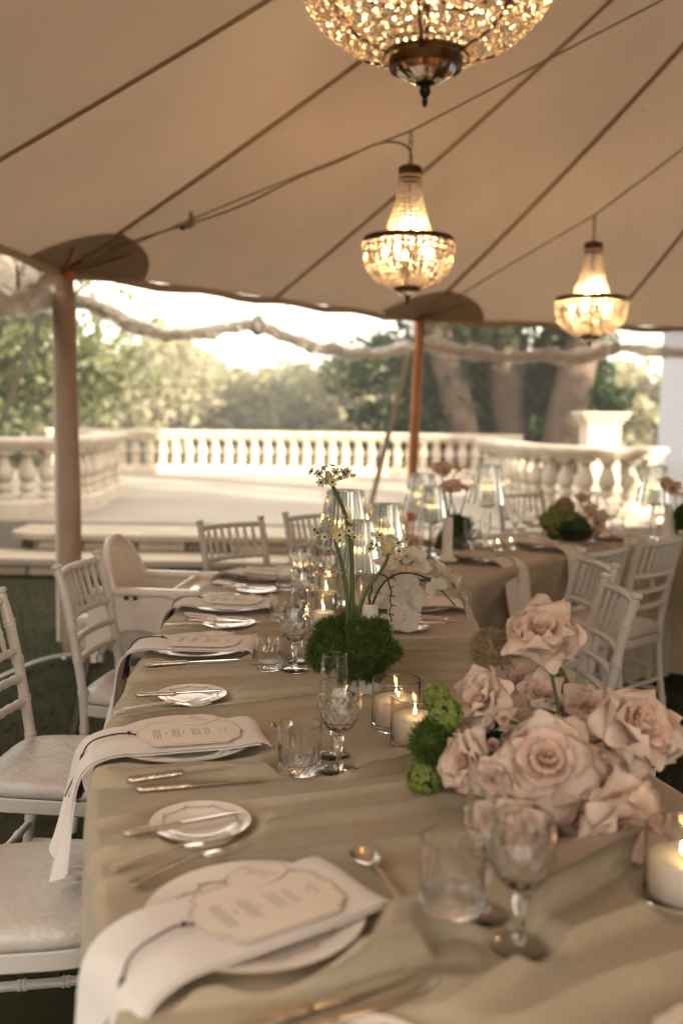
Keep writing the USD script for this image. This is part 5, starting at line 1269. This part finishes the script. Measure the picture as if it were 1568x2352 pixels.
def spikes(c_, r, n, L, w, rr, lump=0.0, bend=.35):
    d = rr.normal(size=(n, 3)); d /= np.linalg.norm(d, axis=1, keepdims=True)
    if lump: r = r * (1 - lump + 2 * lump * meshkit.fbm(d * 2.2 + rr.uniform(0, 9), 2, 3))[:, None]
    s = np.cross(d, rr.normal(size=(n, 3))); s /= np.linalg.norm(s, axis=1, keepdims=True)
    l = L * rr.uniform(.6, 1.25, (n, 1)); b = rr.normal(size=(n, 3)) * bend * l
    p0 = c_ + d * r * .80; p1 = p0 + d * (r * .20 + l * .55) + b * .3; p2 = p0 + d * (r * .20 + l) + b
    V = np.stack([p0 - s * w, p0 + s * w, p1 + s * w * .8, p1 - s * w * .8, p2], 1).reshape(-1, 3); i = np.arange(n) * 5
    return V, np.vstack([np.stack([i, i + 1, i + 2], 1), np.stack([i, i + 2, i + 3], 1), np.stack([i + 3, i + 2, i + 4], 1)])
tn = thing('bristly_flower_head', 'tan bristly dried flower head left of the tallest rose', 'dried flower', at(1128, 1492, Y=1.90))
rr = np.random.default_rng(8); rt = 98 * 1.9 / FPX / 2
obj('core', ico(rt * .82, 2), 'tan_bristle', tn, smooth=True); p = obj('bristles', spikes(np.zeros(3), rt * .9, 2600, .008, .0012, rr), 'tan_bristle', tn); p.SetCustomDataByKey('kind', 'stuff')
for k in range(14):
    a = 2 * PI * k / 14; Pm = petal(rr, .030, .007, 1.9, .4, .3, .1, .3, rt * .55, 5, 5); obj('bract', moved(slab(Pm, .0006), pose((0, 0, -rt * .45), a)), 'tan_bristle', tn)
obj('stem', tube(spline([(0, 0, -rt * .7), (.01, .0, -.12), (.03, -.02, -.21)], 9), .0034, 7), 'flower_stem', tn, smooth=True)
def moss(label, loc, balls, seed, per=2300):
    rr = np.random.default_rng(seed); t = thing('moss_ball_bunch', label, 'green flower', loc)
    for (x, y, z, r) in balls:
        c_ = np.array([x, y, z])
        p = obj('flower_head', join(moved(ico(r * .86, 2), pose(c_)), spikes(c_, r * .95, int(per * .95 * (r / .04) ** 2), .0125, .0012, rr, .05)), 'moss_blade', t)
        p.SetCustomDataByKey('kind', 'stuff')
    return t
YB = 2.40; k_ = YB / FPX
bc = at(815, 1490, Y=YB)
balls = []
for zx, zy, zr, dy in ((640, 505, 96, .02), (745, 450, 66, .03), (815, 492, 76, -.03), (910, 490, 78, .02), (585, 575, 70, .0), (560, 635, 52, -.01), (672, 610, 84, -.05), (800, 640, 105, -.075), (930, 610, 92, -.04), (985, 605, 60, .0), (745, 715, 66, -.05), (880, 712, 70, -.045), (590, 670, 52, -.03), (760, 570, 90, .0), (900, 560, 60, .05)):
    q = at(501.8 + zx * .4, 1254.4 + zy * .4, Y=YB + dy) - bc
    balls.append((*q, zr * .4 * k_ * .90))
moss('clump of fuzzy green flower heads in the middle of the table', bc, balls, 3)
v_ = thing('bud_vase', 'white vase under the green moss ball', 'vase', (bc[0] + .035, bc[1] - .01, th(bc[0] + .035, bc[1], .03)))
obj('body', lathe([(0, 0), (.030, 0), (.032, .003), (.033, .075), (.0315, .078), (.029, .075), (.028, .01), (0, .01)], 36), 'vase_white', v_, smooth=40)

def ornithogalum(label, path, r, head, seed, buds=True, dirn=(0, 0, 1)):
    rr = np.random.default_rng(seed)
    t = thing('star_flower_stem', label, 'flower', path[0], group='tall star flower stems')
    o = np.asarray(path[0]); pp = spline([np.asarray(q) - o for q in path], 40)
    obj('stem', tube(pp, np.linspace(r, r * .72, 40), 12), 'flower_stem', t, smooth=True)
    e = pp[-1]; d = pp[-1] - pp[-4]; d /= np.linalg.norm(d); d = d * .6 + np.asarray(dirn) * .6; d /= np.linalg.norm(d)
    obj('bud_cone', moved(lathe([(0, -.004), (.010, .0), (.0125, .008), (.010, .020), (.005, .030), (0, .033)], 16, mod=lambda th_, z, i: -.0016 * np.abs(np.sin(5 * th_ + z * 320))), pose(e, 0, 1, d)), 'bud_core', t, smooth=True)
    for k in range(15):
        q = rr.normal(size=3); q -= d * np.dot(q, d); q /= np.linalg.norm(q); f_ = rr.uniform(-.15, 1.1); q = q + d * f_; q /= np.linalg.norm(q)
        L = rr.uniform(.026, .046); s0 = e + d * .004 + q * .006; s1 = s0 + q * L + np.array([0, 0, .006])
        obj('pedicel', tube(spline([s0, (s0 + s1) / 2 - [0, 0, .002], s1], 6), .0009, 5), 'pedicel', t)
        if k % 4 == 3:
            obj('bud', moved(lathe([(0, 0), (.004, .002), (.0052, .007), (.0035, .013), (0, .016)], 10), pose(s1, 0, 1, q)), 'floret_cream', t, smooth=True); continue
        fax = q + np.array([0, -.5, .25]); m = []
        for j in range(6):
            Pm = petal(rr, .0125, .0042, 1.05 + .1 * (j % 2) + rr.normal() * .12, .25, -.1, .35, .25, .0015, 5, 5); m.append(moved(slab(Pm, .0003), pose((0, 0, 0), j * PI / 3)))
        fl = obj('floret', moved(join(*m), pose(s1, rr.uniform(0, 6), 1, fax)), 'floret_cream', t, smooth=True)
        obj('eye', moved(ico(.0030, 1, (0, 0, .0028)), pose(s1, 0, 1, fax)), 'floret_eye', t, smooth=True)
    return t
Yo = YB + .01
ornithogalum('tallest star flower stem arching left over the lamp', [at(x, y, Y=Yo) for x, y in ((806, 1440), (808, 1380), (808, 1300), (803, 1230), (792, 1180), (776, 1140), (760, 1110))], .0062, None, 1, dirn=(-.1, 0, 1))
ornithogalum('shorter star flower stem in front of the two left lamps', [at(x, y, Y=Yo - .01) for x, y in ((798, 1440), (797, 1380), (792, 1330), (782, 1285), (768, 1232))], .0058, None, 2, dirn=(.2, -.5, .8))
ornithogalum('star flower stem leaning right against the orchid', [at(x, y, Y=Yo + .01) for x, y in ((822, 1440), (826, 1400), (838, 1365), (860, 1330), (880, 1302), (892, 1268))], .0056, None, 3, dirn=(.1, 0, 1))

# ---- orchid
Yq = 2.72
ov = thing('bud_vase', 'slim white vase holding the white orchid', 'vase', (at(849, 1460, Y=Yq)[0], Yq, TOP + .012))
zt = at(849, 1386, Y=Yq)[2] - TOP - .012
obj('body', lathe([(0, 0), (.028, 0), (.030, .004), (.0235, .03), (.022, zt - .004), (.021, zt), (.0185, zt - .003), (.019, .02), (0, .015)], 32), 'vase_white', ov, smooth=40)
def bloom(t, loc, axis, s, rz, rr):
    B = pose(loc, rz, s, axis); m = []
    for a, L, W in ((PI / 2, .034, .013), (PI / 2 + 2.2, .034, .0135), (PI / 2 - 2.2, .034, .0135)):
        m.append(moved(slab(petal(rr, L, W, 1.35, .25, .25 * rr.normal(), .15, .18, .002, 9, 8), .0005), pose((0, 0, 0), a)))
    for a in (.12, PI - .12):
        m.append(moved(slab(petal(rr, .036, .031, 1.30, .15, .5 * rr.random(), .10, .12, .002, 11, 9), .0005), pose((0, 0, .002), a)))
    obj('bloom', moved(join(*m), B), 'orchid_white', t, smooth=True)
    lip = join(*[moved(slab(petal(rr, .015, .006, .5, .8, .4, .8, .1, .001, 6, 6), .0005), pose((0, 0, .002), a)) for a in (-PI / 2, -PI / 2 + .9, -PI / 2 - .9)])
    obj('lip', moved(lip, B), 'floret_cream', t, smooth=True)
rr = np.random.default_rng(6)
oc = thing('orchid_spray', 'white orchid spray arching right over the table', 'orchid', (0, 0, 0))
s1 = [at(x, y, Y=yy) for x, y, yy in ((853, 1395, Yq), (866, 1362, Yq), (886, 1334, Yq - .01), (915, 1318, Yq - .02), (950, 1318, Yq - .03), (978, 1328, Yq - .04), (1005, 1348, Yq - .05), (1026, 1370, Yq - .06), (1046, 1392, Yq - .07))]
obj('stem', tube(spline(s1, 50), np.linspace(.0034, .0018, 50), 8), 'orchid_stem', oc, smooth=True)
for px, py, yy, ax, s, rz in ((958, 1292, 2.68, (.4, -.5, .6), 1.15, .3), (985, 1306, 2.70, (.6, .55, .55), 1.2, 1.0), (1012, 1322, 2.66, (.75, -.35, .55), 1.15, .2), (1036, 1340, 2.68, (.85, .3, .5), 1.2, -.4), (1052, 1366, 2.64, (.9, -.2, .35), 1.1, .5), (1066, 1398, 2.64, (.95, -.1, .1), 1.05, 1.2), (938, 1280, 2.74, (-.3, -.3, .8), 1.1, .4), (1000, 1345, 2.60, (.2, -.8, -.3), .8, 2.0)):
    bloom(oc, at(px, py, Y=yy), ax, s, rz, rr)
    q = at(px, py, Y=yy); k = int(np.argmin([np.linalg.norm(q - w) for w in spline(s1, 50)])); obj('flower_stalk', tube([spline(s1, 50)[k], q], .0013, 5), 'pedicel', oc)
o2 = thing('orchid_spray', 'white orchid spray hanging in a cluster beside the vase', 'orchid', (0, 0, 0))
s2 = [at(x, y, Y=yy) for x, y, yy in ((846, 1395, Yq), (850, 1365, Yq), (858, 1335, Yq + .01), (872, 1318, Yq), (886, 1326, Yq - .01), (896, 1350, Yq - .02), (897, 1380, Yq - .02), (896, 1405, Yq - .03), (898, 1428, Yq - .03))]
sp2 = spline(s2, 60)
sp2 = sp2 + np.c_[.0015 * np.sign(np.sin(np.linspace(0, 40, 60))), np.zeros(60), np.zeros(60)]
obj('stem', tube(sp2, np.linspace(.0034, .0016, 60), 8), 'orchid_stem', o2, smooth=True)
for k in (30, 36, 42, 48, 54): obj('node', tube([sp2[k], sp2[k] + [.012 * (-1) ** k, 0, -.002]], .0018, 5), 'orchid_stem', o2)
for px, py, yy, ax, s, rz in ((888, 1300, 2.78, (-.1, -.3, .9), 1.1, .4), (925, 1350, 2.80, (.3, .8, .2), 1.3, .2), (944, 1376, 2.78, (.6, .7, .1), 1.25, .8), (890, 1366, 2.82, (-.4, .8, .1), 1.25, .1), (925, 1402, 2.80, (.2, .9, -.2), 1.25, 1.5), (900, 1420, 2.78, (-.1, .9, -.3), 1.05, .9), (940, 1424, 2.76, (.4, .6, -.5), .95, .3), (880, 1332, 2.80, (-.5, .5, .5), 1.1, .6)):
    bloom(o2, at(px, py, Y=yy), ax, s, rz, rr)

# ---- flowers of the far table
def tall_rose(label, px, py, Yd, dia_px, foot, seed):
    p = at(px, py, Y=Yd); rose('tall_pink_rose', label, p - np.array([0, 0, .01]), (.1, -.5, .85), dia_px * Yd / FPX * 1.05, seed, .8, 'long-stemmed pink roses', stem=at(*foot, Y=Yd))
tall_rose('peach rose behind the orchid on a short stem', 944, 1248, 4.1, 58, (946, 1300), 31)
tall_rose('upper pink rose of the far table in front of the balustrade', 1012, 1082, 4.75, 58, (1028, 1200), 32)
tall_rose('lower pink rose of the far table, above the white vase', 1036, 1124, 4.7, 62, (1026, 1196), 33)
tall_rose('pink rose in the white vase at the right edge', 1535, 1122, 5.5, 62, (1530, 1190), 34)
def slim_vase(label, px, ptop, pbase):
    q = at(px, pbase, z=TOP + .01); z1 = at(px, ptop, Y=q[1])[2]; h = z1 - TOP - .01
    t = thing('bud_vase', label, 'vase', (q[0], q[1], TOP + .012))
    obj('body', lathe([(0, 0), (.050, 0), (.052, .004), (.036, .014), (.025, .03), (.024, h - .004), (.022, h), (.019, h - .004), (.019, .03), (0, .02)], 32), 'vase_white', t, smooth=40)
slim_vase('tall white vase with pink roses on the far table', 1026, 1190, 1288)
slim_vase('tall white vase at the right in front of the white wall', 1531, 1164, 1242)
q = at(1046, 1236, z=TOP + .1); YM = 5.0
bm = at(1048, 1222, Y=YM); sc = YM / FPX
moss('dark green moss ball beside the tall white vase', bm, [(0, 0, 0, 30 * sc), (-26 * sc, .01, -16 * sc, 18 * sc), (16 * sc, -.01, 12 * sc, 22 * sc), (-6 * sc, 0, -28 * sc, 24 * sc), (-4 * sc, 0, 24 * sc, 18 * sc)], 5, 900)
for xx, (tx, ty) in ((1060, (1052, 1120)), (1052, (1068, 1145)), (1040, (1020, 1100))):
    pass
ornithogalum('thin star flower rising from the far moss ball, left', [at(x, y, Y=YM) for x, y in ((1044, 1205), (1040, 1160), (1032, 1120), (1040, 1096), (1052, 1082))], .004, None, 4)
ornithogalum('thin star flower rising from the far moss ball, right', [at(x, y, Y=YM) for x, y in ((1055, 1205), (1058, 1180), (1066, 1150), (1072, 1128))], .004, None, 5)
bm = at(1580, 1190, Y=5.5); sc = 5.5 / FPX
moss('dark green moss ball cut by the right edge of the photograph', bm, [(0, 0, 0, 34 * sc), (20 * sc, 0, -14 * sc, 24 * sc), (-8 * sc, .02, -24 * sc, 18 * sc)], 7, 700)
# bunch in a low bowl
YF = 5.45
fb = at(1316, 1240, Y=YF); b2 = thing('flower_bowl', 'black bowl under the far flower bunch', 'bowl', (fb[0], fb[1], TOP + .012))
obj('body', lathe([(0, 0), (.06, 0), (.10, .02), (.115, .07), (.108, .072), (.09, .03), (0, .015)], 32), 'bowl_black', b2, smooth=40); obj('foam', lathe([(0, .015), (.09, .03), (.10, .08), (.05, .13), (0, .14)], 20), 'moss_core', b2, smooth=True)
cf = np.array([fb[0], fb[1], TOP + .08])
for k, (px, py, dp, ax, lab) in enumerate(((1336, 1148, 44, (.6, .1, .7), 'topmost pink rose of the far bunch'), (1352, 1178, 54, (.7, .3, .5), 'upper right pink rose of the far bunch'), (1332, 1200, 50, (.9, .1, .3), 'central pink rose of the far bunch'), (1366, 1206, 56, (.8, .5, .2), 'right pink rose of the far bunch'), (1344, 1232, 48, (.9, .2, 0), 'lowest pink rose of the far bunch'), (1378, 1188, 44, (.6, .7, .3), 'outermost right pink rose of the far bunch'))):
    p = at(px, py, Y=YF); a_ = toward(p) * ax[0] + np.array([ax[1], 0, ax[2]])
    rose('rose', lab, p, a_, dp * YF / FPX, 50 + k, .75, 'pink roses of the far bunch', stem=cf)
for k, (px, py, dp, m_, lab) in enumerate(((1262, 1198, 44, 'viburnum_green', 'left lime green flower head of the far bunch'), (1285, 1222, 48, 'viburnum_green', 'lower lime green flower head of the far bunch'), (1308, 1196, 46, 'viburnum_green', 'right lime green flower head of the far bunch'), (1278, 1178, 40, 'viburnum_green', 'upper lime green flower head of the far bunch'), (1296, 1165, 40, 'tan_bristle', 'round tan flower head on top of the far bunch'))):
    cluster('round_flower_head', lab, 'flower', at(px, py, Y=YF), dp * YF / FPX / 2, 160, 60 + k, m_, 'moss_core' if k < 4 else 'tan_bristle', .014)
for k, (px, py, rot) in enumerate(((1300, 1240, .4), (1322, 1228, 1.2), (1270, 1240, 2.0), (1310, 1215, 2.8))):
    rr = np.random.default_rng(k); t = thing('leaf_sprig', ('dark leaf sprig at the front of the far bunch', 'dark leaf sprig between the pink and green flowers', 'dark leaf sprig at the left of the far bunch', 'dark leaf sprig in the middle of the far bunch')[k], 'leaves', at(px, py, Y=YF - .05))
    for j in range(4): obj('leaf', moved(slab(petal(rr, .07, .026, .9, .4, .2, .1, .3, .003, 7, 7), .0006), pose((0, 0, 0), rot + j * 1.5)), 'rose_leaf', t, smooth=True)
for k, (px, py, Yd) in enumerate(((1130, 1700, 1.76), (1300, 1835, 1.68), (1215, 1835, 1.66), (1380, 1845, 1.68), (1020, 1790, 1.76))):
    rr = np.random.default_rng(30 + k)
    t = thing('leaf_sprig', ('dark leaves behind the spray roses', 'dark leaves in the gap under the largest rose', 'dark leaves behind the low front rose', 'dark leaves under the small bud rose', 'dark leaves behind the drooping left rose')[k], 'leaves', at(px, py, Y=Yd))
    for j in range(5): obj('leaf', moved(slab(petal(rr, rr.uniform(.035, .05), .016, rr.uniform(.5, 1.3), .4, .2, .15, .3, .003, 7, 7), .0005), pose((0, 0, 0), j * 1.26 + rr.uniform(-.3, .3))), 'rose_leaf', t, smooth=True)
    obj('stalk', tube([(0, 0, 0), (.0, .01, -.05)], .002, 5), 'flower_stem', t)

gb = at(986, 1702, Y=1.72); sc = 1.72 / FPX
moss('dark green fuzzy flower heads between the candle cup and the pink roses', gb, [(0, 0, 0, 40 * sc), (10 * sc, .01, -26 * sc, 34 * sc), (22 * sc, .02, 16 * sc, 32 * sc)], 12, 1900)
# ================================================================== air
M['haze_air'] = usdkit.material(stage, '/World/Looks/haze_air', {'v': ('principled_volume', {'color': (0.96, 0.93, 0.86), 'density': 0.0026, 'anisotropy': 0.0})}, [], volume='v.volume')
tag(obj('haze', box((0, 12, 7.5), (1300, 1300, 21)), 'haze_air'), 'thin warm evening haze over the garden', 'haze', kind='stuff')
